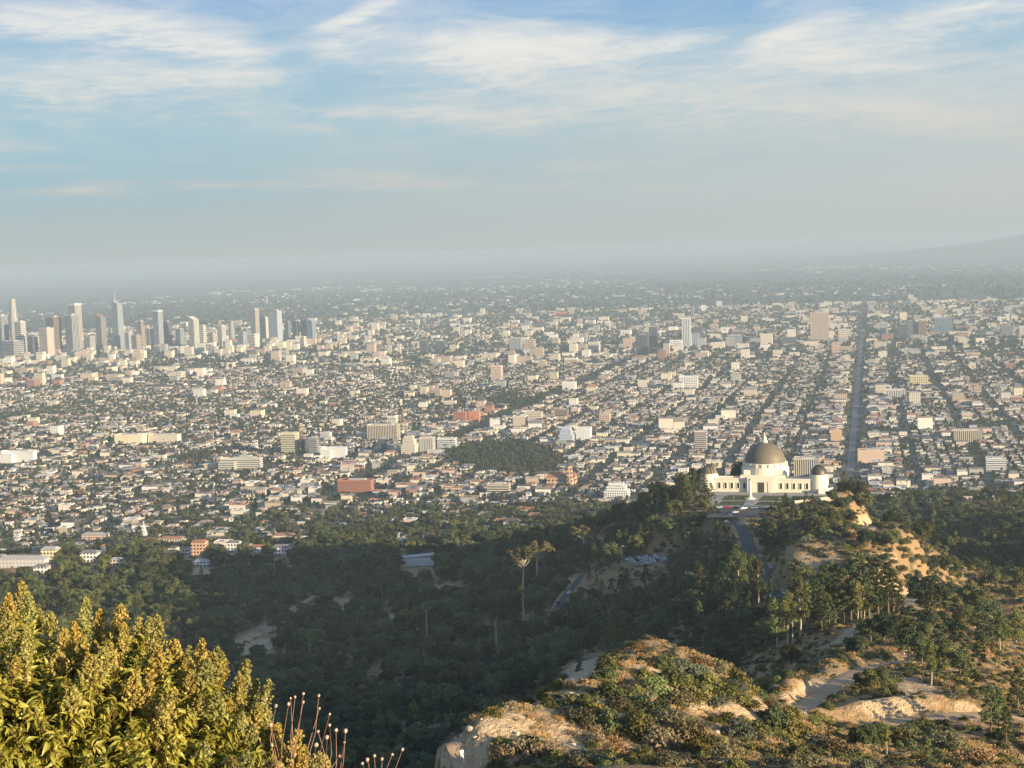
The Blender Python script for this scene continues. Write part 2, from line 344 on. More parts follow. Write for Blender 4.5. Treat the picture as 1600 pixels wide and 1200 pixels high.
# image-space outlines of the bare, sandy patches (found on the slope by projecting the ground itself)
SANDY = [(1268, 890, 36, 22, -35), (1348, 816, 24, 12, -35), (1300, 872, 30, 10, -35), (1365, 890, 30, 9, -30), (1405, 925, 42, 12, -25), (1425, 945, 24, 14, 0), (1390, 870, 14, 8, 0), (1395, 985, 22, 12, 0),
         (1260, 1075, 55, 12, 25), (1400, 1105, 85, 18, 3), (1330, 1060, 60, 10, 25), (1510, 1110, 30, 14, -20), (1430, 1072, 40, 16, -20),
         (800, 1130, 75, 26, 20), (905, 1050, 50, 14, 28), (930, 1100, 60, 14, -15), (1050, 1080, 60, 14, -28), (1140, 1100, 60, 14, 0), (1175, 1120, 30, 20, 0), (890, 1150, 50, 26, -25), (1240, 1110, 20, 20, 0), (730, 1180, 45, 30, 0), (1020, 1045, 70, 9, -8),
         (430, 975, 78, 7, 27), (395, 1012, 36, 12, 10), (540, 945, 26, 10, -20), (610, 968, 14, 14, -40), (885, 912, 18, 8, 20), (700, 920, 30, 9, 0), (320, 895, 20, 14, 0)]
def sandy(px, py):
    px = np.asarray(px, float); py = np.asarray(py, float); s = np.zeros(px.shape)
    for cx, cy_, a, b, t in SANDY:
        c, sn = math.cos(R(t)), math.sin(R(t)); dx = px - cx; dy = -(py - cy_)
        u = (dx * c + dy * sn) / a; v = (-dx * sn + dy * c) / b
        s = np.maximum(s, np.exp(-(u * u + v * v) ** 1.5))
    return s

def build_ground():
    def steps(a, b, s0, k):
        v = [0.0]; out = []
        x = a
        while x < b: out.append(x); x += s0 + k * abs(x)
        out.append(b); return np.array(out)
    ys = np.concatenate([np.arange(-60, 0, 6), steps(0, 2400, 0.8, 0.0036), 2400 * np.exp(np.linspace(0.02, math.log(90000 / 2400), 90))])
    xr = np.concatenate([steps(0, 700, 0.85, 0.0055), 700 * np.exp(np.linspace(0.03, math.log(60000 / 700), 70))])
    xs = np.concatenate([-xr[::-1], xr[1:]])
    X, Y = np.meshgrid(xs, ys); Z = H(X, Y)
    d = np.hypot(X, Y); ny, nx = X.shape
    px, py, dep = proj(np.stack([X, Y, Z], -1))
    hill = 1 - smoothstep(d + 120 * vnoise(X, Y, 150, 9), 1650, 2050)
    sa = np.where(dep > 50, sandy(px, py), 0.3)
    cols = np.stack([hill, sa * (0.7 + 0.9 * vnoise(X, Y, 9, 5) + 0.5 * vnoise(X, Y, 3.1, 6)), smoothstep(d, 7000, 12000)], -1).reshape(-1, 3)
    idx = np.arange(nx * ny).reshape(ny, nx)
    F = np.stack([idx[:-1, :-1], idx[:-1, 1:], idx[1:, 1:], idx[1:, :-1]], -1).reshape(-1, 4)
    m, T, b = new_mat('ground', 0.95, 0.1)
    at = T.n('ShaderNodeAttribute', attribute_name='Col'); sep = T.n('ShaderNodeSeparateColor'); T.put(sep.inputs[0], at.outputs[0])
    hl, sn, far = sep.outputs
    tc = T.n('ShaderNodeTexCoord').outputs['Object']
    n1 = T.noise(tc, 0.09, 5, 0.6); n2 = T.noise(tc, 0.6, 5, 0.65); n3 = T.noise(tc, 2.2, 4, 0.6)
    sand = T.mix(n2, (0.46, 0.32, 0.175, 1), (0.66, 0.50, 0.305, 1))
    sand = T.mix(T.smooth(n3, 0.52, 0.7), sand, (0.30, 0.18, 0.09, 1))
    dry = T.mix(n3, (0.25, 0.165, 0.085, 1), (0.44, 0.295, 0.155, 1))
    dry = T.mix(T.smooth(n1, 0.5, 0.62), dry, (0.12, 0.095, 0.045, 1))
    hillc = T.mix(T.smooth(T.m('ADD', sn, T.m('MULTIPLY', T.m('SUBTRACT', n2, 0.5), 0.5)), 0.18, 0.48), dry, sand)
    # city floor: asphalt, yards and lots in small irregular patches
    vo = T.n('ShaderNodeTexVoronoi'); T.put(vo.inputs['Vector'], tc); vo.inputs['Scale'].default_value = 0.03
    cs = T.n('ShaderNodeSeparateColor'); T.put(cs.inputs[0], vo.outputs['Color'])
    city = T.mix(cs.outputs[0], (0.07, 0.078, 0.055, 1), (0.20, 0.185, 0.15, 1))
    city = T.mix(T.smooth(T.noise(tc, 0.0016, 4, 0.6), 0.45, 0.62), city, (0.05, 0.065, 0.04, 1))
    vo2 = T.n('ShaderNodeTexVoronoi'); T.put(vo2.inputs['Vector'], tc); vo2.inputs['Scale'].default_value = 0.008
    cs2 = T.n('ShaderNodeSeparateColor'); T.put(cs2.inputs[0], vo2.outputs['Color'])
    farc = T.mix(T.smooth(cs2.outputs[0], 0.55, 1.0), (0.06, 0.07, 0.055, 1), (0.24, 0.23, 0.20, 1))
    city = T.mix(far, city, farc)
    T.put(b.inputs['Base Color'], T.mix(hl, city, hillc))
    bp = T.n('ShaderNodeBump'); bp.inputs['Strength'].default_value = 1.0; bp.inputs['Distance'].default_value = 1.0
    T.put(bp.inputs['Height'], T.m('ADD', n2, T.m('MULTIPLY', n3, 0.35))); T.put(b.inputs['Normal'], bp.outputs[0])
    me = mesh_from('ground', np.stack([X, Y, Z], -1).reshape(-1, 3), F, [m], True, cols=cols)
    tag(link('ground', me), 'dry hillside falling away to the city plain', kind='structure')
build_ground()

def strip(name, pl, hw, mat, lift, label, amp=0.25):
    t = np.gradient(pl[:, :2], axis=0); t /= np.linalg.norm(t, axis=1)[:, None] + 1e-9; nrm = np.stack([t[:, 1], -t[:, 0]], 1)
    k = np.linspace(-1, 1, 7); V = []
    for i, p in enumerate(pl):
        w = hw * (1 + amp * vnoise(np.array([i * 1.0]), np.array([3.0]), 3, 11)[0])
        for a in k:
            x, y = p[:2] + nrm[i] * a * w; V.append((x, y, p[2]))
    V = np.array(V); V[:, 2] = np.maximum(V[:, 2], H(V[:, 0], V[:, 1])) + lift - 0.12 * np.abs(np.tile(k, len(pl))) ** 4
    n = len(pl); idx = np.arange(n * 7).reshape(n, 7)
    F = np.stack([idx[:-1, :-1], idx[:-1, 1:], idx[1:, 1:], idx[1:, :-1]], -1).reshape(-1, 4)
    o = link(name, mesh_from(name, V, F, [mat], True)); tag(o, label, kind='structure'); return o
M_DIRT = flat_mat('trail_dirt', (0.40, 0.285, 0.175), 0.95, 0.1, 0.3, 0.5)
M_ROAD = flat_mat('road_asphalt', (0.085, 0.08, 0.074), 0.9, 0.2, 0.2, 0.2)
M_PAVE = flat_mat('pale_paving', (0.24, 0.23, 0.21), 0.9, 0.2, 0.15, 0.3)
strip('path', PL_NEAR, 1.35, M_DIRT, 0.10, 'dirt trail on the near knoll')
strip('path', PL_BEND, 2.4, M_DIRT, 0.15, 'wide dirt trail climbing the cut bank')
strip('path', PL_LOW, 2.0, M_DIRT, 0.15, 'pale dirt trail below the mound')
strip('path', PL_GROVE, 2.2, M_DIRT, 0.15, 'dirt trail by the pine grove')
strip('path', PL_VALLEY, 2.2, M_DIRT, 0.2, 'dirt trail on the shaded spur')
strip('road', PL_ROAD, 3.8, M_ROAD, 0.25, 'road to the observatory')
strip('road', PL_CANYON, 2.3, M_ROAD, 0.25, 'canyon road between the trees')

def build_haze():
    ys = (-300.0, 84000.0); xs = (-52000.0, 52000.0); zs = (27.5, 509.0)
    V = [(x, y, z) for x in xs for y in ys for z in zs]
    F = [(0, 1, 3, 2), (4, 6, 7, 5), (0, 4, 5, 1), (2, 3, 7, 6), (0, 2, 6, 4), (1, 5, 7, 3)]
    m = bpy.data.materials.new('haze'); m.use_nodes = True; nt = m.node_tree; nt.nodes.clear()
    o = nt.nodes.new('ShaderNodeOutputMaterial'); v = nt.nodes.new('ShaderNodeVolumePrincipled')
    v.inputs['Color'].default_value = (0.478, 0.593, 0.668, 1); v.inputs['Density'].default_value = 6.9e-5; v.inputs['Anisotropy'].default_value = 0.0
    nt.links.new(v.outputs[0], o.inputs['Volume'])
    ob = link('haze', mesh_from('haze', V, F, [m])); tag(ob, 'thin haze lying over the hills and the city', kind='stuff')
build_haze()

# ------------------------------------------------------------------ mesh building helpers
class MB:
    """Collects quads (boxes, tubes, lathes, leaf quads) and links them as ONE mesh."""
    def __init__(s): s.V = []; s.F = []; s.M = []; s.n = 0
    def add(s, V, F, m=0):
        V = np.asarray(V, float).reshape(-1, 3); F = np.asarray(F, int).reshape(-1, 4)
        s.V.append(V); s.F.append(F + s.n); s.M.append(np.full(len(F), m)); s.n += len(V); return s
    def box(s, cx, cy_, z0, sx, sy, h, rot=0.0, m=0, taper=1.0, bottom=False):
        c, sn = math.cos(rot), math.sin(rot); V = []
        for z, k in ((z0, 1.0), (z0 + h, taper)):
            for a, b in ((-1, -1), (1, -1), (1, 1), (-1, 1)):
                x = a * sx / 2 * k; y = b * sy / 2 * k; V.append((cx + x * c - y * sn, cy_ + x * sn + y * c, z))
        F = [(0, 1, 5, 4), (1, 2, 6, 5), (2, 3, 7, 6), (3, 0, 4, 7), (4, 5, 6, 7)] + ([(3, 2, 1, 0)] if bottom else [])
        return s.add(V, F, m)
    def lathe(s, prof, n=24, c=(0, 0, 0), m=0, a0=0.0, a1=2 * math.pi):
        full = abs(a1 - a0 - 2 * math.pi) < 1e-6; k = n if full else n + 1; V = []
        for r, z in prof:
            for i in range(k):
                a = a0 + (a1 - a0) * i / n; V.append((c[0] + r * math.cos(a), c[1] + r * math.sin(a), c[2] + z))
        F = []
        for j in range(len(prof) - 1):
            for i in range(n):
                i2 = (i + 1) % k; F.append((j * k + i, j * k + i2, (j + 1) * k + i2, (j + 1) * k + i))
        return s.add(V, F, m)
    def tube(s, pts, rad, n=6, m=0):
        pts = np.asarray(pts, float); rad = np.broadcast_to(np.asarray(rad, float), (len(pts),)); V = []
        for i, p in enumerate(pts):
            t = pts[min(i + 1, len(pts) - 1)] - pts[max(i - 1, 0)]; t = t / (np.linalg.norm(t) + 1e-9)
            a = np.cross(t, (0, 0, 1) if abs(t[2]) < 0.9 else (1, 0, 0)); a /= np.linalg.norm(a); b = np.cross(t, a)
            for j in range(n):
                w = 2 * math.pi * j / n; V.append(p + rad[i] * (math.cos(w) * a + math.sin(w) * b))
        F = [(i * n + j, i * n + (j + 1) % n, (i + 1) * n + (j + 1) % n, (i + 1) * n + j) for i in range(len(pts) - 1) for j in range(n)]
        return s.add(V, F, m)
    def quads(s, c, nrm, w, h, m=0, rg=None):      # many single leaf-sized faces
        rg = rg or rng; n = len(c)
        nrm = nrm / (np.linalg.norm(nrm, axis=1)[:, None] + 1e-9)
        a = np.cross(nrm, rg.normal(size=(n, 3))); a /= np.linalg.norm(a, axis=1)[:, None] + 1e-9; b = np.cross(nrm, a)
        w = np.broadcast_to(w, (n,))[:, None] / 2; h = np.broadcast_to(h, (n,))[:, None] / 2
        V = np.stack([c - a * w, c - b * h, c + a * w, c + b * h], 1).reshape(-1, 3)
        return s.add(V, np.arange(4 * n).reshape(n, 4), m)
    def arrays(s): return np.concatenate(s.V), np.concatenate(s.F), np.concatenate(s.M)
    def mesh(s, name, mats, smooth=False):
        V, F, M = s.arrays(); return mesh_from(name, V, F, mats if isinstance(mats, (list, tuple)) else [mats], smooth, M)

def foliage_mat(name, dark, light, trans=0.25, var=0.58, scale=0.35, rough=0.75, spec=0.15):
    m = bpy.data.materials.new(name); m.use_nodes = True; nt = m.node_tree; T = NT(nt)
    b = nt.nodes['Principled BSDF']; b.inputs['Roughness'].default_value = rough; b.inputs['Specular IOR Level'].default_value = spec
    tc = T.n('ShaderNodeTexCoord').outputs['Object']; oi = T.n('ShaderNodeObjectInfo')
    n1 = T.noise(tc, scale, 3, 0.6); n2 = T.noise(tc, scale * 9, 2, 0.6)
    f = T.m('ADD', T.m('MULTIPLY', T.smooth(n1, 0.3, 0.7), 0.55), T.m('MULTIPLY', T.smooth(n2, 0.3, 0.7), 0.45))
    col = T.mix(f, tuple(dark) + (1,), tuple(light) + (1,))
    k = T.m('ADD', 1 - var, T.m('MULTIPLY', oi.outputs['Random'], 2 * var))
    h = T.m('FRACT', T.m('MULTIPLY', oi.outputs['Random'], 17.3))
    col = T.mix(1.0, col, T.comb(T.m('MULTIPLY', k, T.m('ADD', 0.85, T.m('MULTIPLY', h, 0.35))), k, T.m('MULTIPLY', k, T.m('SUBTRACT', 1.12, T.m('MULTIPLY', h, 0.3)))), 'MULTIPLY')
    T.put(b.inputs['Base Color'], col)
    tr = T.n('ShaderNodeBsdfTranslucent'); T.put(tr.inputs[0], col)
    ms = T.n('ShaderNodeMixShader'); ms.inputs[0].default_value = trans
    nt.links.new(b.outputs[0], ms.inputs[1]); nt.links.new(tr.outputs[0], ms.inputs[2])
    nt.links.new(ms.outputs[0], nt.nodes['Material Output'].inputs[0]); return m
M_OAK = foliage_mat('oak_leaves', (0.048, 0.066, 0.028), (0.140, 0.152, 0.060))
M_PINE = foliage_mat('pine_needles', (0.042, 0.062, 0.022), (0.135, 0.150, 0.050))
M_EUC = foliage_mat('eucalyptus_leaves', (0.080, 0.095, 0.028), (0.200, 0.205, 0.070))
M_SUNGOLD = foliage_mat('olive_sun_tinted_leaves', (0.12, 0.10, 0.035), (0.26, 0.21, 0.08))  # golden part of the leaf colour stands for low sunlight on the pines
M_CYP = foliage_mat('cypress_leaves', (0.022, 0.036, 0.018), (0.06, 0.08, 0.032))
M_BUSH = foliage_mat('chaparral_leaves', (0.085, 0.090, 0.026), (0.210, 0.195, 0.065), scale=0.9)
M_SAGE = foliage_mat('sage_leaves', (0.085, 0.085, 0.048), (0.19, 0.18, 0.105), scale=0.9)
M_DRY = foliage_mat('dry_brush', (0.14, 0.095, 0.045), (0.28, 0.195, 0.10), 0.15, scale=0.9)
M_CITYTREE = foliage_mat('city_tree_leaves', (0.036, 0.048, 0.026), (0.100, 0.108, 0.050))
M_BARK = flat_mat('bark', (0.14, 0.105, 0.075), 0.95, 0.1, 0.3, 1.5)
M_PALEBARK = flat_mat('pale_bark', (0.36, 0.31, 0.24), 0.95, 0.1, 0.2, 1.5)

# ------------------------------------------------------------------ trees and bushes (one of each kind; copies share their meshes)
def crown_from(blobs, dens, leaf, mat_i, mb, rg, up=0.25, squash=1.0):
    for (x, y, z, r) in blobs:
        n = max(12, int(dens * r * r)); d = rg.normal(size=(n, 3)); d /= np.linalg.norm(d, axis=1)[:, None]
        d[:, 2] = np.where(d[:, 2] < -0.45, -d[:, 2] * 0.6, d[:, 2])
        rr = r * (0.45 + 0.75 * rg.random(n) ** 0.8)
        c = np.array([x, y, z]) + d * rr[:, None] * np.array([1, 1, squash])
        nr = d + 0.75 * rg.normal(size=(n, 3)) + np.array([0, 0, up])
        s = leaf * (0.7 + 0.7 * rg.random(n)); mb.quads(c, nr, s, s * 1.35, mat_i, rg)
def proto_tree(kind, seed):
    rg = np.random.default_rng(seed); tr = MB(); cr = MB(); U = lambda a, b: a + (b - a) * rg.random()
    def limb(a, b, r0, r1):
        m = (np.array(a) + np.array(b)) / 2 + rg.normal(size=3) * 0.25; tr.tube([a, m, b], [r0, (r0 + r1) / 2, r1], 5)
    if kind == 'oak':
        h = 8.0; tr.tube([(0, 0, -0.6), (0.1, 0, 1.2), (0.2, 0.1, 3.0)], [0.42, 0.32, 0.25], 7); bl = []
        for i in range(15):
            a = U(0, 6.28); q = U(0.0, 1) ** 0.6 * 3.6; z = U(3.0, 7.0) - q * 0.25; r = U(1.0, 1.9)
            x, y = q * math.cos(a), q * math.sin(a); bl.append((x, y, z, r))
            if i < 8: limb((0.2, 0.1, 2.6), (x, y, z), 0.14, 0.05)
        crown_from(bl, 105, 0.42, 0, cr, rg, squash=0.8)
    elif kind == 'pine':
        h = 16.0; lean = U(-.4, .4); tr.tube([(0, 0, -0.8), (lean * .3, 0, 5), (lean * .7, .1, 10), (lean, 0, 15.4)], [0.36, 0.28, 0.18, 0.05], 7); bl = []
        for i in range(34):
            t = (i + U(0, 1)) / 34; z = 4.2 + 11.6 * t; q = (1 - t) ** 0.75 * 3.5 * U(0.55, 1.05) + 0.2; a = i * 2.4 + U(-.4, .4)
            x, y = lean * z / 16 + q * math.cos(a), q * math.sin(a); bl.append((x, y, z + q * 0.08, U(0.65, 1.15) * (1.1 - 0.45 * t)))
            if i % 2 == 0: limb((lean * z / 16, 0, z - 0.3), (x, y, z), 0.09, 0.03)
        crown_from(bl, 120, 0.34, 0, cr, rg, squash=0.7)
    elif kind == 'eucalyptus':
        h = 18.0; tr.tube([(0, 0, -0.8), (0.3, 0.1, 5), (0.0, 0.3, 10), (0.3, 0, 15)], [0.4, 0.3, 0.22, 0.08], 7); bl = []
        for i in range(24):
            z = U(5.5, 17.0); q = U(0.2, 1) * (3.2 - abs(z - 11) * 0.26); a = U(0, 6.28)
            x, y = q * math.cos(a), q * math.sin(a); bl.append((x, y, z, U(0.8, 1.5)))
            if i < 12: limb((0.1, 0.1, z - U(1.2, 2.5)), (x, y, z), 0.11, 0.03)
        crown_from(bl, 85, 0.42, 0, cr, rg, up=0.0, squash=1.15)
    elif kind == 'umbrella':
        h = 18.0; tr.tube([(0, 0, -0.8), (0.5, 0.1, 6), (0.1, 0.3, 11), (0.4, 0, 14)], [0.42, 0.34, 0.26, 0.2], 7); bl = []
        for i in range(18):
            a = U(0, 6.28); q = U(0.15, 1) ** 0.6 * 5.2; z = U(13.6, 17.2) - q * 0.16
            x, y = q * math.cos(a), q * math.sin(a); bl.append((x, y, z, U(0.8, 1.5))); limb((0.3, 0.1, U(10.5, 13.5)), (x, y, z - 0.4), 0.14, 0.05)
        crown_from(bl, 75, 0.4, 0, cr, rg, squash=0.7)
    elif kind == 'cypress':
        h = 11.0; tr.tube([(0, 0, -0.6), (0, 0, 3), (0, 0, 10)], [0.2, 0.16, 0.04], 6); bl = []
        for i in range(16):
            t = i / 15; z = 1.2 + 9.2 * t; r = 1.15 * math.sin(min(1, 0.25 + t) * math.pi * 0.5) * (1.05 - t * 0.8)
            bl.append((U(-.25, .25), U(-.25, .25), z, max(0.35, r)))
        crown_from(bl, 170, 0.3, 0, cr, rg, squash=1.1)
    elif kind == 'snag':
        h = 17.0; tr.tube([(0, 0, -1), (0.2, 0, 5), (0.1, 0.1, 11), (0.3, 0, 15.5)], [0.4, 0.33, 0.27, 0.18], 7); bl = []
        for i in range(6):
            a = U(0, 6.28); q = U(0.5, 2.2); bl.append((q * math.cos(a), q * math.sin(a), U(14.5, 17), U(0.6, 1.0))); limb((0.25, 0, 14), (bl[-1][0], bl[-1][1], bl[-1][2]), 0.1, 0.03)
        crown_from(bl, 60, 0.4, 0, cr, rg, squash=0.6)
    return tr, cr
KINDS = [('oak', M_OAK, M_BARK), ('oak', M_OAK, M_BARK), ('pine', M_PINE, M_BARK), ('pine', M_PINE, M_BARK), ('eucalyptus', M_EUC, M_PALEBARK), ('eucalyptus', M_EUC, M_PALEBARK),
         ('umbrella', M_SUNGOLD, M_PALEBARK), ('cypress', M_CYP, M_BARK), ('snag', M_EUC, M_PALEBARK)]
TREE_H = {'oak': 8, 'pine': 16, 'eucalyptus': 18, 'umbrella': 18, 'cypress': 11, 'snag': 17}
PROTO = []
for i, (k, fm, bm_) in enumerate(KINDS):
    tr, cr = proto_tree(k, 40 + i); tv, tf, tm = tr.arrays(); cv, cf, cm = cr.arrays()
    PROTO.append(dict(kind=k, h=TREE_H[k], trunk=mesh_from('trunk', tv, tf, [bm_], True), crown=mesh_from('crown', cv, cf, [fm]),
                      whole=mesh_from('whole', np.concatenate([tv, cv]), np.concatenate([tf, cf + len(tv)]), [bm_, fm], False, np.concatenate([np.zeros(len(tf)), np.ones(len(cf))]))))
def proto_bush(seed, leaf, dens, flat, n):
    rg = np.random.default_rng(seed); mb = MB(); bl = []
    for i in range(n):
        a = rg.random() * 6.28; q = rg.random() ** 0.6 * 1.0; bl.append((q * math.cos(a), q * math.sin(a), 0.15 + (0.75 * rg.random() - 0.3 * q) * flat, 0.38 + 0.32 * rg.random()))
    crown_from(bl, dens, leaf, 0, mb, rg, squash=0.85)
    for i in range(7):
        b = bl[i % n]; mb.tube([(b[0] * .15, b[1] * .15, -0.3), (b[0] * .5, b[1] * .5, b[2] * .5), (b[0], b[1], b[2])], [0.05, 0.035, 0.015], 5, 1)
    return mb
BUSH = []                         # unit bushes about 2.6 m across
for i, (m, leaf, dens, flat, n, nm) in enumerate([(M_BUSH, 0.15, 420, 1.0, 13, 'green'), (M_BUSH, 0.17, 380, 0.7, 11, 'green'), (M_SAGE, 0.13, 420, 0.7, 12, 'grey'), (M_DRY, 0.13, 330, 0.6, 12, 'brown'), (M_OAK, 0.17, 420, 1.1, 14, 'dark'), (M_EUC, 0.16, 380, 1.0, 12, 'bright')]):
    BUSH.append(dict(kind=nm, mesh=proto_bush(70 + i, leaf, dens, flat, n).mesh('bush', [m, M_BARK])))

def scatter(name, label, P_, kind, scl, rot, protos):    # uncountable growth: one object, geometry nodes
    me = bpy.data.meshes.new(name); me.vertices.add(len(P_)); me.vertices.foreach_set('co', np.asarray(P_, np.float32).ravel())
    for nm, tp, arr in (('kind', 'INT', np.asarray(kind, np.int32)), ('scl', 'FLOAT', np.asarray(scl, np.float32)), ('rot', 'FLOAT', np.asarray(rot, np.float32))):
        me.attributes.new(nm, tp, 'POINT').data.foreach_set('value', arr)
    o = link(name, me); tag(o, label, kind='stuff')
    g = bpy.data.node_groups.new(name, 'GeometryNodeTree'); g.interface.new_socket('Geometry', in_out='INPUT', socket_type='NodeSocketGeometry'); g.interface.new_socket('Geometry', in_out='OUTPUT', socket_type='NodeSocketGeometry')
    N = g.nodes; L = g.links; gi = N.new('NodeGroupInput'); go = N.new('NodeGroupOutput'); j = N.new('GeometryNodeJoinGeometry')
    def attr(nm, tp):
        a = N.new('GeometryNodeInputNamedAttribute'); a.data_type = tp; a.inputs[0].default_value = nm; return [q for q in a.outputs if q.enabled][0]
    ak, asc, ar = attr('kind', 'INT'), attr('scl', 'FLOAT'), attr('rot', 'FLOAT')
    cx = N.new('ShaderNodeCombineXYZ'); L.new(ar, cx.inputs[2])
    for i, me_p in enumerate(protos):
        src = bpy.data.objects.new('source', me_p)            # never linked to the scene
        oi = N.new('GeometryNodeObjectInfo'); oi.inputs[0].default_value = src; oi.inputs[1].default_value = True
        cmp_ = N.new('FunctionNodeCompare'); cmp_.data_type = 'INT'; cmp_.operation = 'EQUAL'; L.new(ak, cmp_.inputs[2]); cmp_.inputs[3].default_value = i
        ip = N.new('GeometryNodeInstanceOnPoints'); L.new(gi.outputs[0], ip.inputs['Points']); L.new(cmp_.outputs[0], ip.inputs['Selection'])
        L.new(oi.outputs['Geometry'], ip.inputs['Instance']); L.new(cx.outputs[0], ip.inputs['Rotation']); L.new(asc, ip.inputs['Scale']); L.new(ip.outputs[0], j.inputs[0])
    L.new(j.outputs[0], go.inputs[0]); md = o.modifiers.new('scatter', 'NODES'); md.node_group = g
    return o

# where things grow on the hills
def near_flat(x, y, extra):
    k = np.zeros(np.shape(x), bool)
    for i, (pl, w, sh) in enumerate(FLATS):
        if True:
            if w > 20: continue
        dd, _ = segdist(x, y, pl); k |= dd < w + extra
    c, sn = math.cos(OBS_AZ), math.sin(OBS_AZ); dx = x - OBS[0]; dy = y - OBS[1]; u = dx * c - dy * sn; v = dx * sn + dy * c
    for u0, u1, v0, v1 in ((-46, 50, -22, 48), (-30, 30, -61, -20), (20, 48, -40, -12), (-24, 9, -98, -60)): k |= (u > u0 - extra * .5) & (u < u1 + extra * .5) & (v > v0 - extra * .5) & (v < v1 + extra * .5)
    return k
def region_zone(px, py, d):
    return np.select([d < 262, (px > 1150) & (d < 585), (px > 1205) & (d < 985) & (py > 770)], ['knoll', 'bend', 'ridge'], 'valley')
TREES = []   # (x, y, z, proto, scale, rot)
BUSHES = []
def plant_tree(px, py, D, proto, hpx=None, scale=None, onground=True):
    p = P(px, py, D) if D else cast(px, py)[0]
    z = float(H(p[0:1], p[1:2])[0]); d = math.hypot(p[0], p[1])
    s = scale or (hpx * d / FPX / PROTO[proto]['h']); TREES.append((p[0], p[1], z - 0.1, proto, s, rng.random() * 6.28)); return p
CLEAR = [(38, 884, 78, 26), (80, 876, 24, 22), (142, 876, 26, 16), (66, 893, 20, 10), (184, 882, 18, 10), (313, 868, 22, 26), (318, 884, 26, 9), (292, 866, 12, 12), (366, 862, 20, 18), (402, 864, 24, 12), (440, 866, 24, 15), (445, 845, 34, 12), (150, 848, 40, 16), (270, 852, 34, 14), (630, 852, 12, 12), (652, 884, 54, 18), (1010, 893, 56, 18)]
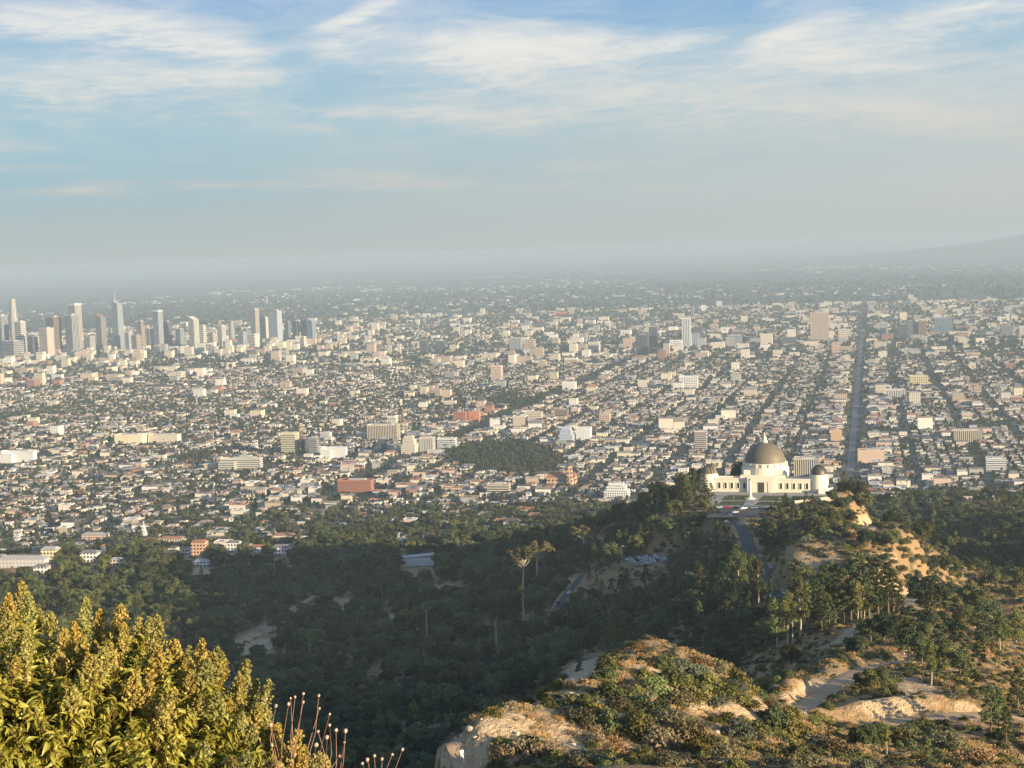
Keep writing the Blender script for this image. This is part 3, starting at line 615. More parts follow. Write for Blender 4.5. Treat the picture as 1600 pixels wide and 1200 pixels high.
def grow():
    # jittered grid over the hills; denser scrub on the near slopes, woods in the valley
    def grid(x0, x1, y0, y1, s):
        X, Y = np.meshgrid(np.arange(x0, x1, s), np.arange(y0, y1, s)); n = X.size
        return X.ravel() + (rng.random(n) - .5) * s * 1.1, Y.ravel() + (rng.random(n) - .5) * s * 1.1
    def info(x, y):
        z = H(x, y); px, py, dep = proj(np.stack([x, y, z], -1)); return z, px, py, np.hypot(x, y)
    # woods
    x, y = grid(-520, 760, 430, 2150, 8.4)
    z, px, py, d = info(x, y); n = len(x); u = rng.random(n)
    zone = region_zone(px, py, d); nz = vnoise(x, y, 85, 21) + 0.5 * vnoise(x, y, 30, 22)
    sa = sandy(px, py)
    keep = (d > 430) & (px > -90) & (px < 1950) & (py < 1300) & ~near_flat(x, y, 2.5) & (sa < 0.3)
    dens = np.where(zone == 'valley', 0.88 + 0.55 * nz, 0.0) * np.where(d > 1560, 0.40, 1.0)
    dens = np.where(zone == 'ridge', 0.24 + 0.6 * np.maximum(nz, 0), dens); dens = np.where(zone == 'bend', 0.13 + 0.2 * nz, dens)
    dens = np.where((py > 1000) & (px < 720) & (vnoise(x, y, 60, 33) > 0.18), 0.35, dens)
    keep &= u < dens
    for vx, vy, vw, vh in CLEAR: keep &= ~((np.abs(px - vx) < vw / 2 + 3) & (py > vy - vh * 0.7) & (py < vy + 24))
    # keep the terrace and the view on the facade open
    bx = (px > 1122) & (px < 1230) & (d > 890) & (d < 1040) | (px > 1225) & (px < 1290) & (d > 945) & (d < 1040); keep &= ~bx
    keep &= ~((px > 1150) & (px < 1196) & (d > 800) & (d < 905))
    x, y, z, px, py, d, nz = [a[keep] for a in (x, y, z, px, py, d, nz)]; n = len(x); u = rng.random(n); v = rng.random(n)
    kind = np.where(u < 0.44, 0, np.where(u < 0.87, 1, np.where(u < 0.91, 2, np.where(u < 0.94, 3, np.where(u < 0.965, 4, np.where(u < 0.985, 5, 7))))))
    kind = np.where((px > 900) & (px < 1240) & (d > 600) & (d < 1300) & (v < 0.45), 2 + (u < 0.5), kind)
    sc = 0.65 + 1.15 * rng.random(n) ** 1.7; sc = np.where(kind >= 2, 0.5 + 0.42 * rng.random(n), sc); sc = np.where(d > 1600, sc * 0.95, sc)
    for i in range(n): TREES.append((x[i], y[i], z[i] - 0.2, int(kind[i]), sc[i], rng.random() * 6.28))
    # scrub
    for (x0, x1, y0, y1, s, smin) in ((-70, 110, 150, 262, 2.0, 0.85), (-130, 260, 262, 620, 3.0, 1.0), (60, 420, 585, 1000, 4.2, 1.35), (-420, 420, 640, 1500, 13.0, 1.3)):
        x, y = grid(x0, x1, y0, y1, s); z, px, py, d = info(x, y); n = len(x)
        zone = region_zone(px, py, d); sa = sandy(px, py); nz = vnoise(x, y, 16, 41) + 0.6 * vnoise(x, y, 6, 42); u = rng.random(n)
        dens = np.select([zone == 'knoll', zone == 'bend', zone == 'ridge'], [0.62 + 1.0 * nz, 0.74 + 0.9 * nz, 0.95 + 0.6 * nz], 0.7)
        keep = (px > -60) & (px < 1680) & (py < 1240) & ~near_flat(x, y, 0.7 if y0 < 262 else 1.2) & (u < dens * (1 - 1.05 * sa))
        keep &= ~((zone == 'knoll') & (px < 690) & (py > 1150) & False)
        x, y, z, px, py, d, nz, zone = [a[keep] for a in (x, y, z, px, py, d, nz, zone)]; n = len(x); u = rng.random(n)
        patch = vnoise(x, y, 22, 51) + 0.25 * rng.normal(size=n)
        kind = np.where(patch > 0.34, 3, np.where(patch > 0.08, 2, np.where(patch > -0.25, np.where(u < .5, 0, 1), np.where(u < .5, 4, np.where(u < .75, 5, 0)))))
        kind = np.where((zone == 'ridge') & (kind == 3) & (u < 0.75), 0, kind)
        sc = smin * (0.55 + 0.9 * rng.random(n) ** 1.5) * np.where(zone == 'ridge', 1.35, 1.0); sc = np.where(kind == 3, sc * 0.8, sc)
        for i in range(n): BUSHES.append((x[i], y[i], z[i] - 0.08, int(kind[i]), sc[i], rng.random() * 6.28))
    # bush masses that make the outline of the near knoll: px, py, width in px, kind
    for px_, py_, w, k in [(958, 1046, 40, 0), (940, 1060, 44, 4), (1005, 1060, 44, 0), (1040, 1062, 50, 0), (1065, 1075, 50, 5), (1060, 1044, 46, 2), (1085, 1052, 50, 2), (1105, 1075, 56, 0), (1130, 1085, 56, 1), (1150, 1092, 44, 0), (1120, 1102, 40, 2),
                           (870, 1078, 40, 0), (860, 1052, 44, 0), (880, 1062, 24, 2), (760, 1110, 60, 1), (740, 1122, 50, 0), (780, 1104, 46, 1), (690, 1148, 40, 2), (672, 1188, 60, 0), (650, 1196, 60, 1), (930, 1115, 60, 0), (965, 1108, 50, 2), (900, 1100, 40, 4), (990, 1130, 60, 0), (1000, 1092, 50, 2), (960, 1140, 60, 4),
                           (1070, 1150, 70, 2), (1100, 1160, 60, 0), (930, 1162, 46, 3), (810, 1170, 60, 3), (785, 1180, 50, 3), (840, 1178, 56, 3), (870, 1190, 50, 0), (1210, 1130, 56, 4), (1225, 1120, 50, 0), (1190, 1180, 60, 0), (1160, 1078, 50, 0), (1145, 1066, 56, 1), (1120, 1052, 50, 2), (1090, 1040, 46, 3), (1030, 1042, 44, 0), (1085, 1090, 60, 0), (1060, 1098, 56, 2), (1020, 1085, 50, 5), (1165, 1100, 40, 0), (1015, 1110, 56, 4), (1040, 1130, 66, 2), (945, 1090, 60, 0), (910, 1130, 60, 2), (985, 1150, 70, 0), (1030, 1160, 70, 3), (1080, 1180, 70, 0), (1130, 1190, 66, 2), (960, 1185, 60, 3), (1010, 1192, 66, 0), (910, 1185, 50, 2), (1150, 1150, 60, 2), (1180, 1145, 56, 0), (1240, 1150, 60, 1), (1270, 1165, 60, 2), (1300, 1180, 66, 3), (1340, 1160, 60, 0), (1250, 1190, 66, 0), (1420, 1165, 60, 0), (1480, 1170, 60, 2), (1530, 1190, 66, 3), (1410, 1150, 50, 2)]:
        p = cast(px_, py_)[0]; d = math.hypot(p[0], p[1]); BUSHES.append((p[0], p[1], p[2] - 0.1, k, w * d / FPX / 2.6, rng.random() * 6.28))
    # named trees of the picture: px, py of the foot, range, kind, height in px
    for px_, py_, D, k, hp in [(1230, 1010, 520, 5, 95), (1215, 1005, 530, 4, 90), (1250, 1000, 530, 4, 100), (1238, 1012, 515, 5, 60), (1275, 985, 545, 3, 95), (1262, 992, 540, 2, 84), (1290, 985, 550, 2, 105), (1305, 980, 555, 3, 100), (1318, 985, 548, 2, 92), (1330, 980, 556, 2, 96), (1345, 985, 552, 3, 112), (1358, 984, 555, 2, 108), (1372, 980, 560, 3, 104), (1388, 978, 562, 2, 92), (1396, 975, 566, 3, 76),
                               (1284, 992, 540, 3, 70), (1340, 990, 545, 4, 66), (1350, 988, 548, 4, 60), (1296, 996, 536, 2, 62),
                               (1175, 935, 720, 4, 78), (1155, 950, 715, 5, 82), (1185, 955, 700, 4, 70), (1130, 945, 730, 3, 70), (1160, 915, 740, 3, 80), (1150, 890, 770, 2, 76), (1140, 905, 760, 3, 72), (1070, 905, 850, 3, 56), (1095, 940, 760, 3, 62), (1075, 880, 880, 2, 54),
                               (1125, 1000, 660, 0, 44), (1085, 985, 690, 0, 46),
                               (1560, 1150, 290, 2, 70), (1548, 1170, 285, 3, 80), (1572, 1180, 280, 2, 60), (1455, 1075, 340, 4, 66), (1500, 1060, 360, 0, 46), (1530, 1050, 370, 3, 60), (1470, 1045, 390, 0, 46), (1440, 1050, 385, 0, 44), (1420, 1030, 410, 0, 40), (1495, 1030, 420, 2, 66), (1380, 1012, 450, 0, 46), (1340, 1035, 390, 0, 42), (1360, 1012, 460, 0, 44), (1590, 1090, 320, 3, 70), (1400, 1000, 490, 0, 40),
                               (1385, 1180, 218, 5, 54), (1365, 1170, 236, 0, 46), (1350, 1190, 212, 0, 48), (1450, 1190, 214, 4, 40), (1360, 1095, 312, 0, 38), (1372, 1092, 314, 0, 34), (1345, 1092, 314, 0, 24),
                               (820, 948, 905, 6, 92), (842, 935, 930, 6, 80), (912, 905, 960, 6, 62), (926, 902, 965, 6, 50), (775, 985, 830, 8, 74), (668, 1010, 900, 8, 66), (818, 970, 860, 8, 70),
                               (1300, 792, 965, 0, 22), (1318, 795, 955, 0, 24), (1308, 806, 930, 1, 22), (1330, 800, 945, 0, 24), (1295, 806, 925, 1, 24), (1475, 800, 1060, 2, 38), (1460, 805, 1055, 3, 34), (1260, 800, 945, 3, 26), (1228, 812, 930, 3, 30), (1240, 830, 900, 3, 32), (1215, 828, 905, 2, 34), (1225, 850, 870, 3, 36), (1210, 862, 850, 2, 38), (1100, 800, 975, 3, 44), (1085, 790, 985, 3, 36), (1065, 800, 985, 2, 44), (1112, 812, 955, 2, 36), (1120, 835, 925, 3, 32)]:
        plant_tree(px_, py_, D, k, hp)
grow()
def unblocked(p, top):            # is the top of a thing at p in front of the hills?
    ok = np.ones(len(p), bool); t0 = np.linspace(0.25, 0.97, 34)
    for t in t0:
        q = p * t; zc = CAMZ + (p[:, 2] + top - CAMZ) * t; ok &= zc > H(q[:, 0], q[:, 1]) - 0.3
    return ok
def where(px, py, d):             # words that place a plant by what it grows beside
    if d < 262:
        col = 'by the hiker trail' if px < 760 else 'left of its top' if px < 900 else 'in the middle' if px < 1020 else 'on its right shoulder'
        row = 'high' if py < 1075 else 'midway' if py < 1140 else 'low'
        return f"{row} on the near knoll {col}" if px < 1170 else f"{row} on the slope right of the knoll" if px < 1350 else f"{row} on the slope near the right corner"
    if px > 1150 and d < 420: return 'beside the pale dirt trail bend' if px < 1420 else 'on the dry slope right of the trail bend'
    if px > 1180 and d < 600: return 'in the grove above the trail bend' if px < 1410 else 'on the slope right of the pine grove'
    if px > 1205 and d < 985: return 'on the sunlit ridge below the domed observatory' if px < 1330 else 'on the right flank of the observatory ridge'
    if d > 1600: return 'at the foot of the hills by the city edge'
    if px > 1330: return 'in the dark canyon right of the ridge'
    if px > 1040: return 'on the slope left below the observatory'
    if px > 860: return 'between the lower car park and the knoll'
    if px > 600: return 'in the middle of the shaded valley'
    return 'on the shaded slope left of the valley' if py < 960 else 'in the valley behind the leafy shrub'
TREE_WORDS = {'oak': ('oak_tree', 'oak', 'round dark green oak'), 'pine': ('pine_tree', 'pine tree', 'pointed green pine'), 'eucalyptus': ('eucalyptus_tree', 'eucalyptus', 'tall loose yellowish eucalyptus'),
              'umbrella': ('stone_pine', 'pine tree', 'flat topped sun-tinted pine'), 'cypress': ('cypress_tree', 'cypress', 'narrow dark cypress'), 'snag': ('bare_trunk_tree', 'tree', 'pale bare trunk with tufted top')}
def size_word(s, a, b): return 'small' if s < a else ('large' if s > b else 'mid')
def place_plants():
    T = np.array(TREES); px, py, dep = proj(T[:, :3]); d = np.hypot(T[:, 0], T[:, 1])
    hpx = T[:, 4] * np.array([p['h'] for p in PROTO])[T[:, 3].astype(int)] / d * FPX
    vis = unblocked(T[:, :3], T[:, 4] * 6) & (px > -10) & (px < 1610) & (py - hpx < 1195) & ~((px < 380) & (py - hpx > 905 + 0.5 * px))
    order = np.argsort(-np.where(vis, hpx, -1)); sel = order[:292]; sel_set = np.zeros(len(T), bool); sel_set[sel] = True
    names = {}
    for i in sel:
        x, y, z, k, s, r = T[i]; pr = PROTO[int(k)]; nm, cat, words = TREE_WORDS[pr['kind']]
        root = bpy.data.objects.new(nm, None); COL.objects.link(root); root.empty_display_size = 1
        root.location = (x, y, z); root.rotation_euler = (0, 0, r); root.scale = (s, s, s * (0.92 + 0.16 * rng.random()))
        w = where(px[i], py[i], d[i]); tag(root, f"{size_word(hpx[i], 34, 62)} {words} {w}".replace("mid ", "", 1), cat, f"{cat}s {w}")
        for part in ('trunk', 'crown'):
            o = bpy.data.objects.new(part, pr[part]); COL.objects.link(o); o.parent = root
    rest = ~sel_set
    scatter('woods', 'dark trees covering the shaded hills as one mass', T[rest, :3], T[rest, 3], T[rest, 4], T[rest, 5], [p['whole'] for p in PROTO])
    B = np.array(BUSHES); px, py, dep = proj(B[:, :3]); d = np.hypot(B[:, 0], B[:, 1]); wpx = B[:, 4] * 2.6 / d * FPX
    vis = unblocked(B[:, :3], B[:, 4] * 0.8) & (px > -5) & (px < 1605) & (py < 1210)
    order = np.argsort(-np.where(vis, wpx, -1)); sel = order[:292]; sel_set = np.zeros(len(B), bool); sel_set[sel] = True
    BW = {'green': 'olive green', 'grey': 'grey green', 'brown': 'dry brown', 'dark': 'dark green', 'bright': 'bright green'}
    for i in sel:
        x, y, z, k, s, r = B[i]; pr = BUSH[int(k)]; o = link('bush', pr['mesh'], loc=(x, y, z), rotz=r, scale=(s * (0.9 + .3 * rng.random()), s, s * (0.8 + .4 * rng.random())))
        w = where(px[i], py[i], d[i]); tag(o, f"{size_word(wpx[i], 24, 34)} {BW[pr['kind']]} bush {w}".replace("mid ", "", 1), 'bush', f"bushes {w}")
    rest = ~sel_set
    scatter('scrub', 'low chaparral scrub on the dry slopes', B[rest, :3], B[rest, 3], B[rest, 4], B[rest, 5], [p['mesh'] for p in BUSH])
    print('trees', len(T), 'bushes', len(B))
place_plants()

# ------------------------------------------------------------------ the city
GRID = R(13.6)                    # street grid: "south" is 13.6 degrees right of the view heading
GS = np.array([math.sin(GRID), math.cos(GRID)]); GW = np.array([math.cos(GRID), -math.sin(GRID)])
def to_grid(x, y): return x * GW[0] + y * GW[1], x * GS[0] + y * GS[1]     # (across streets, along streets)
def from_grid(a, b): return a * GW[0] + b * GS[0], a * GW[1] + b * GS[1]
def ground_at(px, py): return cast(np.array([px]), np.array([py]), 1900, 60000, lambda x, y: zplain(np.hypot(x, y)))[0]
VERMONT = to_grid(*ground_at(1330, 720)[:2])[0]

def window_mat(name, wall, glass, style, per=6.0, rough=0.35, win_gloss=0.25):
    m, T, b = new_mat(name, 0.8, 0.3)
    tc = T.n('ShaderNodeTexCoord').outputs['Object']; sx = T.n('ShaderNodeSeparateXYZ'); T.put(sx.inputs[0], tc)
    u = T.m('ADD', sx.outputs[0], sx.outputs[1]); z = sx.outputs[2]
    wu = T.m('LESS_THAN', T.m('FRACT', T.m('DIVIDE', u, per)), 0.58); wz = T.m('LESS_THAN', T.m('FRACT', T.m('DIVIDE', z, per * 1.05)), 0.55)
    w = {'stripes': wu, 'bands': wz, 'grid': T.m('MULTIPLY', wu, wz), 'glass': T.m('SUBTRACT', 1.0, T.m('MULTIPLY', T.m('SUBTRACT', 1.0, wu), 0.5)), 'plain': T.m('MULTIPLY', T.m('MULTIPLY', wu, wz), 0.35)}[style]
    g = T.n('ShaderNodeNewGeometry'); sn = T.n('ShaderNodeSeparateXYZ'); T.put(sn.inputs[0], g.outputs['Normal'])
    w = T.m('MULTIPLY', w, T.m('LESS_THAN', T.m('ABSOLUTE', sn.outputs[2]), 0.5))
    v = T.m('ADD', 0.85, T.m('MULTIPLY', T.noise(tc, 0.05, 3), 0.3))
    wc = T.mix(1.0, tuple(wall) + (1,), T.comb(v, v, v), 'MULTIPLY')
    T.put(b.inputs['Base Color'], T.mix(w, wc, tuple(glass) + (1,)))
    T.put(b.inputs['Roughness'], T.m('SUBTRACT', 0.85, T.m('MULTIPLY', w, 0.85 - win_gloss)))
    return m
CREAM = (0.62, 0.55, 0.43); WHITE = (0.72, 0.70, 0.66); TAN = (0.48, 0.38, 0.29); PINKC = (0.60, 0.43, 0.34); GREY = (0.36, 0.36, 0.35); DARK = (0.10, 0.10, 0.11); BRICK = (0.40, 0.17, 0.11); BROWN = (0.24, 0.17, 0.13); BLUEW = (0.36, 0.40, 0.44)
GLASS_D = (0.05, 0.06, 0.075); GLASS_B = (0.13, 0.17, 0.20); GLASS_L = (0.19, 0.22, 0.24)
M_ROOF = flat_mat('roof_membrane', (0.42, 0.40, 0.37), 0.9, 0.2, 0.2, 0.05)
LAND = []                         # footprints kept free of ordinary houses
_mats = {}
def bmat(wall, glass, style, per):
    k = (wall, glass, style, round(per, 1))
    if k not in _mats: _mats[k] = window_mat('facade', wall, glass, style, per)
    return _mats[k]
def tower(x0, x1, ytop, ybase, name, cat, label, wall, glass=GLASS_D, style='grid', rot=None, ratio=1.0, shape='box', group=None, roofbox=True, wing=None, D=None):
    """A block seen between x0..x1 and ytop..ybase; its own parts: the walls, the roof house, and what makes it recognisable."""
    cx = (x0 + x1) / 2
    p = ground_at(cx, ybase) if D is None else P(cx, ybase, float(D)); d = math.hypot(p[0], p[1]); p[2] = float(zplain(d))
    wpx = (x1 - x0) * d / FPX * 0.94; h = (CAMZ - (P(cx, ytop, d)[2] * -1 + CAMZ) if False else P(cx, ytop, d)[2] - p[2])
    rot = (GRID if rot is None else rot); az = math.atan2(p[0], p[1]); rel = rot - az
    a = wpx / (abs(math.cos(rel)) + ratio * abs(math.sin(rel))); b = a * ratio; rz = -rot
    per = max(3.4, min(a / 2.2, 1.7 * 1.5625 * d / FPX))
    m = bmat(wall, glass, style, per)
    mb = MB(); e = 3.0
    root_loc = (p[0], p[1], p[2] - e); h += e
    if shape == 'box': mb.box(0, 0, 0, a, b, h)
    elif shape == 'step':
        mb.box(0, 0, 0, a, b, h * 0.62); mb.box(0, 0, h * 0.62, a * 0.8, b * 0.8, h * 0.24); mb.box(0, 0, h * 0.86, a * 0.6, b * 0.6, h * 0.14)
    elif shape == 'round': mb.lathe([(a / 2, 0), (a / 2, h * 0.7), (a * 0.42, h * 0.7), (a * 0.42, h * 0.86), (a * 0.35, h * 0.86), (a * 0.35, h), (0.05, h)], 20)
    elif shape == 'slant':
        V = [(-a / 2, -b / 2, 0), (a / 2, -b / 2, 0), (a / 2, b / 2, 0), (-a / 2, b / 2, 0), (-a / 2, -b / 2, h), (a / 2, -b / 2, h * 0.90), (a / 2, b / 2, h * 0.90), (-a / 2, b / 2, h)]
        mb.add(V, [(0, 1, 5, 4), (1, 2, 6, 5), (2, 3, 7, 6), (3, 0, 4, 7), (4, 5, 6, 7)])
    elif shape == 'wing': mb.box(0, 0, 0, a, b * 0.5, h); mb.box(-a * 0.28, -b * 0.46, 0, a * 0.4, b * 0.42, h * 0.8)
    elif shape == 'sail':         # tapering glass tower with a curved top
        n = 8; V = []; F = []
        for i in range(n + 1):
            t = i / n; k = 1 - 0.16 * t ** 2; V += [(-a / 2 * k, -b / 2 * k, h * t * 1.0), (a / 2 * k, -b / 2 * k, h * t * (1 - 0.06 * t)), (a / 2 * k, b / 2 * k, h * t * (1 - 0.10 * t)), (-a / 2 * k, b / 2 * k, h * t * (1 - 0.02 * t))]
        for i in range(n):
            for j in range(4): F.append((4 * i + j, 4 * i + (j + 1) % 4, 4 * i + 4 + (j + 1) % 4, 4 * i + 4 + j))
        F.append((4 * n, 4 * n + 1, 4 * n + 2, 4 * n + 3)); mb.add(V, F)
    root = link(name, mb.mesh(name, [m]), loc=root_loc, rotz=rz); tag(root, label, cat, group)
    if roofbox and shape in ('box', 'step', 'wing'):
        k = 0.6 if shape == 'step' else 1.0; rb = MB(); rb.box(a * .06 * k, 0, h + 0.01, a * .5 * k, b * (.4 if shape != 'wing' else .25) * k, max(3.0, h * 0.05)); link('roof_house', rb.mesh('roof_house', [M_ROOF]), root)
        pr = MB(); t = 0.8; kk = k; bb = b * (.5 if shape == 'wing' else 1)
        for sx, sy, lx, ly in ((0, -1, a * kk, t), (0, 1, a * kk, t), (-1, 0, t, bb * kk - 2 * t), (1, 0, t, bb * kk - 2 * t)): pr.box(sx * (a * kk - t) / 2, sy * (bb * kk - t) / 2, h - 0.002, lx, ly, 1.2 + h * .012)
        pm = bmat(tuple(min(.8, c * 1.1) for c in wall), glass, 'plain', 900.0); link('parapet', pr.mesh('parapet', [pm]), root)
    if wing == 'spire':
        sp = MB(); sp.tube([(-a * .3, 0, h * .9), (-a * .3, 0, h * 1.0), (-a * .3, 0, h * 1.17)], [4.0, 2.4, 0.6], 6); link('spire', sp.mesh('spire', [M_ROOF]), root)
    if wing == 'crownframe':
        sp = MB(); sp.box(0, 0, h + 0.02, a * 1.06, b * 1.06, h * 0.04); link('crown_band', sp.mesh('crown_band', [bmat(WHITE, GLASS_D, 'plain', 900.0)]), root)
    if wing == 'podium':
        sp = MB(); sp.box(0, 0, 0.01, a * 1.5, b * 1.4, 16); link('podium', sp.mesh('podium', [bmat(GREY, GLASS_D, 'bands', per)]), root)
    LAND.append((p[0], p[1], 0.62 * max(a, b) + 8)); return root
DT = R(30)                         # the downtown grid is turned from the rest
G1 = 'downtown towers'; OT = ('office_tower', 'tower'); D0 = 7500
for args in [
    (16, 34, 467, 556, 'round stepped cream skyscraper, tallest near the left edge', CREAM, GLASS_B, 'stripes', 1.0, 'round', None, 7550), (-6, 16, 494, 556, 'dark tower cut by the left edge beside the stepped skyscraper', GREY, GLASS_D, 'stripes', 1.0, 'box', None, 7450), (26, 43, 503, 556, 'cream slab in front of the stepped skyscraper', CREAM, GLASS_B, 'bands', .8, 'box', None, 7350),
    (5, 38, 533, 558, 'low wide grey block at the foot of the leftmost towers', GREY, GLASS_D, 'bands', .8, 'box', None, 7200), (63, 86, 513, 556, 'pinkish cream sunlit block left of a dark tower', PINKC, GLASS_L, 'grid', .8, 'box', None, 7150), (75, 98, 496, 554, 'dark brown tower behind the pinkish cream block', BROWN, GLASS_D, 'stripes', 1.0, 'box', None, 7400),
    (104, 125, 493, 552, 'grey tower left of the white rimmed skyscraper', GREY, GLASS_D, 'stripes', 1.0, 'box', None, 7350), (111, 131, 477, 552, 'tall skyscraper with a bright rim around its flat top', TAN, GLASS_B, 'stripes', 1.0, 'box', 'crownframe', 7550), (152, 168, 490, 545, 'brown tower with slanted top', BROWN, GLASS_B, 'stripes', 1.0, 'slant', None, 7500),
    (177, 196, 469, 545, 'glass skyscraper with a tall thin spire', BLUEW, GLASS_L, 'glass', 1.0, 'sail', 'spire', 7500), (213, 231, 502, 546, 'brown flat topped tower right of the spire skyscraper', TAN, GLASS_D, 'stripes', 1.0, 'step', None, 7450), (206, 222, 524, 548, 'low tan block below the brown flat topped tower', TAN, GLASS_D, 'bands', 1.0, 'box', None, 7250),
    (241, 257, 487, 546, 'grey tower with a cream cap', GREY, GLASS_B, 'stripes', .9, 'box', 'crownframe', 7400), (255, 270, 503, 540, 'dark grey tower right of the cream capped one', DARK, GLASS_D, 'grid', 1.0, 'box', None, 7550), (275, 289, 514, 541, 'dull blue grey tower in the middle of downtown', GREY, GLASS_B, 'glass', 1.0, 'box', None, 7600),
    (296, 313, 494, 543, 'sharp edged tower, cream on its sunlit side', CREAM, GLASS_B, 'stripes', 1.1, 'slant', None, 7350), (313, 324, 509, 542, 'narrow cream tower right of the sharp edged one', CREAM, GLASS_L, 'bands', 1.0, 'box', None, 7350), (341, 355, 509, 543, 'pale slim tower standing by itself', CREAM, GLASS_B, 'stripes', 1.2, 'box', None, 7300), (356, 371, 501, 538, 'round topped grey tower left of the tall pale pair', GREY, GLASS_L, 'stripes', 1.0, 'round', None, 7600),
    (393, 408, 484, 540, 'tall tower with a sunlit edge, left of the pale glass slab', TAN, GLASS_B, 'stripes', 1.1, 'box', None, 7500), (407, 421, 496, 538, 'square cream tower between two taller ones', CREAM, GLASS_L, 'grid', 1.0, 'box', None, 7550), (421, 443, 486, 540, 'broad pale glass slab reflecting the sky', GLASS_L, BLUEW, 'glass', .7, 'box', None, 7450), (387, 407, 522, 549, 'low bright cream block in front of the tall pale towers', CREAM, GLASS_L, 'grid', .8, 'box', None, 7150),
    (445, 456, 503, 533, 'first of three joined dark glass towers', DARK, GLASS_B, 'glass', 1.0, 'box', None, 7500), (457, 469, 502, 533, 'middle one of three joined dark glass towers', DARK, GLASS_D, 'glass', 1.0, 'box', None, 7500), (470, 481, 501, 532, 'third of three joined dark glass towers', DARK, GLASS_B, 'glass', 1.0, 'box', None, 7500), (480, 495, 497, 530, 'curved topped glass tower at the right end of downtown', BLUEW, GLASS_B, 'glass', 1.0, 'slant', None, 7450), (470, 480, 526, 549, 'small cream block below the dark glass towers', CREAM, GLASS_L, 'grid', 1.0, 'box', None, 7000),
    (45, 60, 527, 553, 'low dark block between the leftmost towers', DARK, GLASS_D, 'bands', 1.0, 'box', None, 7500), (132, 150, 526, 548, 'low grey building right of the bright rimmed skyscraper', GREY, GLASS_D, 'grid', .9, 'box', None, 7350), (196, 208, 520, 546, 'slim grey slab right of the spire skyscraper', GREY, GLASS_B, 'grid', 1.0, 'box', None, 7400), (372, 388, 519, 541, 'short grey block left of the bright cream block', GREY, GLASS_B, 'bands', 1.0, 'box', None, 7450),
    (228, 241, 514, 543, 'dull grey tower behind the cream capped one', GREY, GLASS_D, 'grid', 1.0, 'box', None, 7600), (326, 340, 520, 544, 'small tan tower left of the pale slim tower', TAN, GLASS_D, 'grid', 1.0, 'box', None, 7500)]:
    x0, x1, yt, yb, lab, wall, gl, st, ra, sh, wg, DD = args
    tower(x0, x1, yt, yb, OT[0], OT[1], lab, wall, gl, st, DT, ra, sh, G1, True, wg, DD)
G2 = 'mid city towers'
for args in [
    (993, 1015, 523, 553, 'square dark office block left of the slim striped tower', DARK, GLASS_D, 'bands', .8, 'box', None), (1014, 1029, 511, 540, 'dark teal glass tower behind the square dark block', GLASS_B, GLASS_D, 'glass', 1, 'box', None), (1046, 1067, 532, 550, 'low pale office block left of the slim striped tower', WHITE, GLASS_B, 'grid', .7, 'box', None),
    (1065, 1081, 498, 546, 'slim tall white tower with vertical stripes', WHITE, GLASS_B, 'stripes', .9, 'box', None), (1083, 1099, 511, 541, 'dark tower right of the slim striped one', DARK, GLASS_D, 'grid', .8, 'box', None), (1081, 1094, 521, 542, 'bluish tower in front of the dark one', GLASS_B, BLUEW, 'stripes', .8, 'box', None),
    (1188, 1208, 522, 540, 'square cream block left of the big tan slab', CREAM, GLASS_L, 'plain', .8, 'box', None), (1266, 1296, 489, 535, 'broad tall tan slab, largest tower right of the centre', TAN, (0.30, 0.25, 0.21), 'stripes', .45, 'box', 'podium'), (919, 939, 535, 551, 'small cream office block left of the dark office blocks', CREAM, GLASS_B, 'grid', .8, 'box', None),
    (1374, 1388, 504, 529, 'grey tower right of the long avenue', GREY, GLASS_B, 'grid', .8, 'box', None), (1402, 1418, 507, 530, 'dark office block between two grey towers', DARK, GLASS_D, 'bands', .9, 'box', None), (1417, 1427, 502, 529, 'dark slim tower right of the dark office block', DARK, GLASS_B, 'stripes', 1, 'box', None), (1427, 1435, 504, 528, 'pale slim slab between two dark towers', BLUEW, GLASS_L, 'glass', 1, 'box', None), (1435, 1448, 502, 528, 'dark brown tower left of the pale glassy block', BROWN, GLASS_D, 'grid', 1, 'box', None),
    (1460, 1488, 497, 523, 'broad pale glassy block far right', GLASS_L, GLASS_B, 'glass', .6, 'box', None), (1564, 1582, 509, 528, 'brown tower near the right edge', BROWN, GLASS_B, 'stripes', .8, 'box', None), (1344, 1353, 517, 530, 'small dark tower at the far end of the long avenue', DARK, GLASS_D, 'grid', 1, 'box', None), (1592, 1606, 510, 530, 'pale block cut by the right edge', CREAM, GLASS_B, 'grid', .8, 'box', None),
    (1136, 1160, 524, 536, 'low grey slab between the striped tower and the cream block', GREY, GLASS_B, 'bands', .7, 'box', None), (1222, 1246, 527, 539, 'low dark block left of the big tan slab', GLASS_B, GLASS_D, 'bands', .7, 'box', None), (1310, 1330, 515, 530, 'pair of cream flats right of the big tan slab', CREAM, GLASS_B, 'grid', .8, 'box', None)]:
    x0, x1, yt, yb, lab, wall, gl, st, ra, sh, wg = args
    tower(x0, x1, yt, yb, 'office_tower', 'tower', lab, wall, gl, st, None, ra, sh, G2, True, wg)
G3 = 'large blocks in the city'
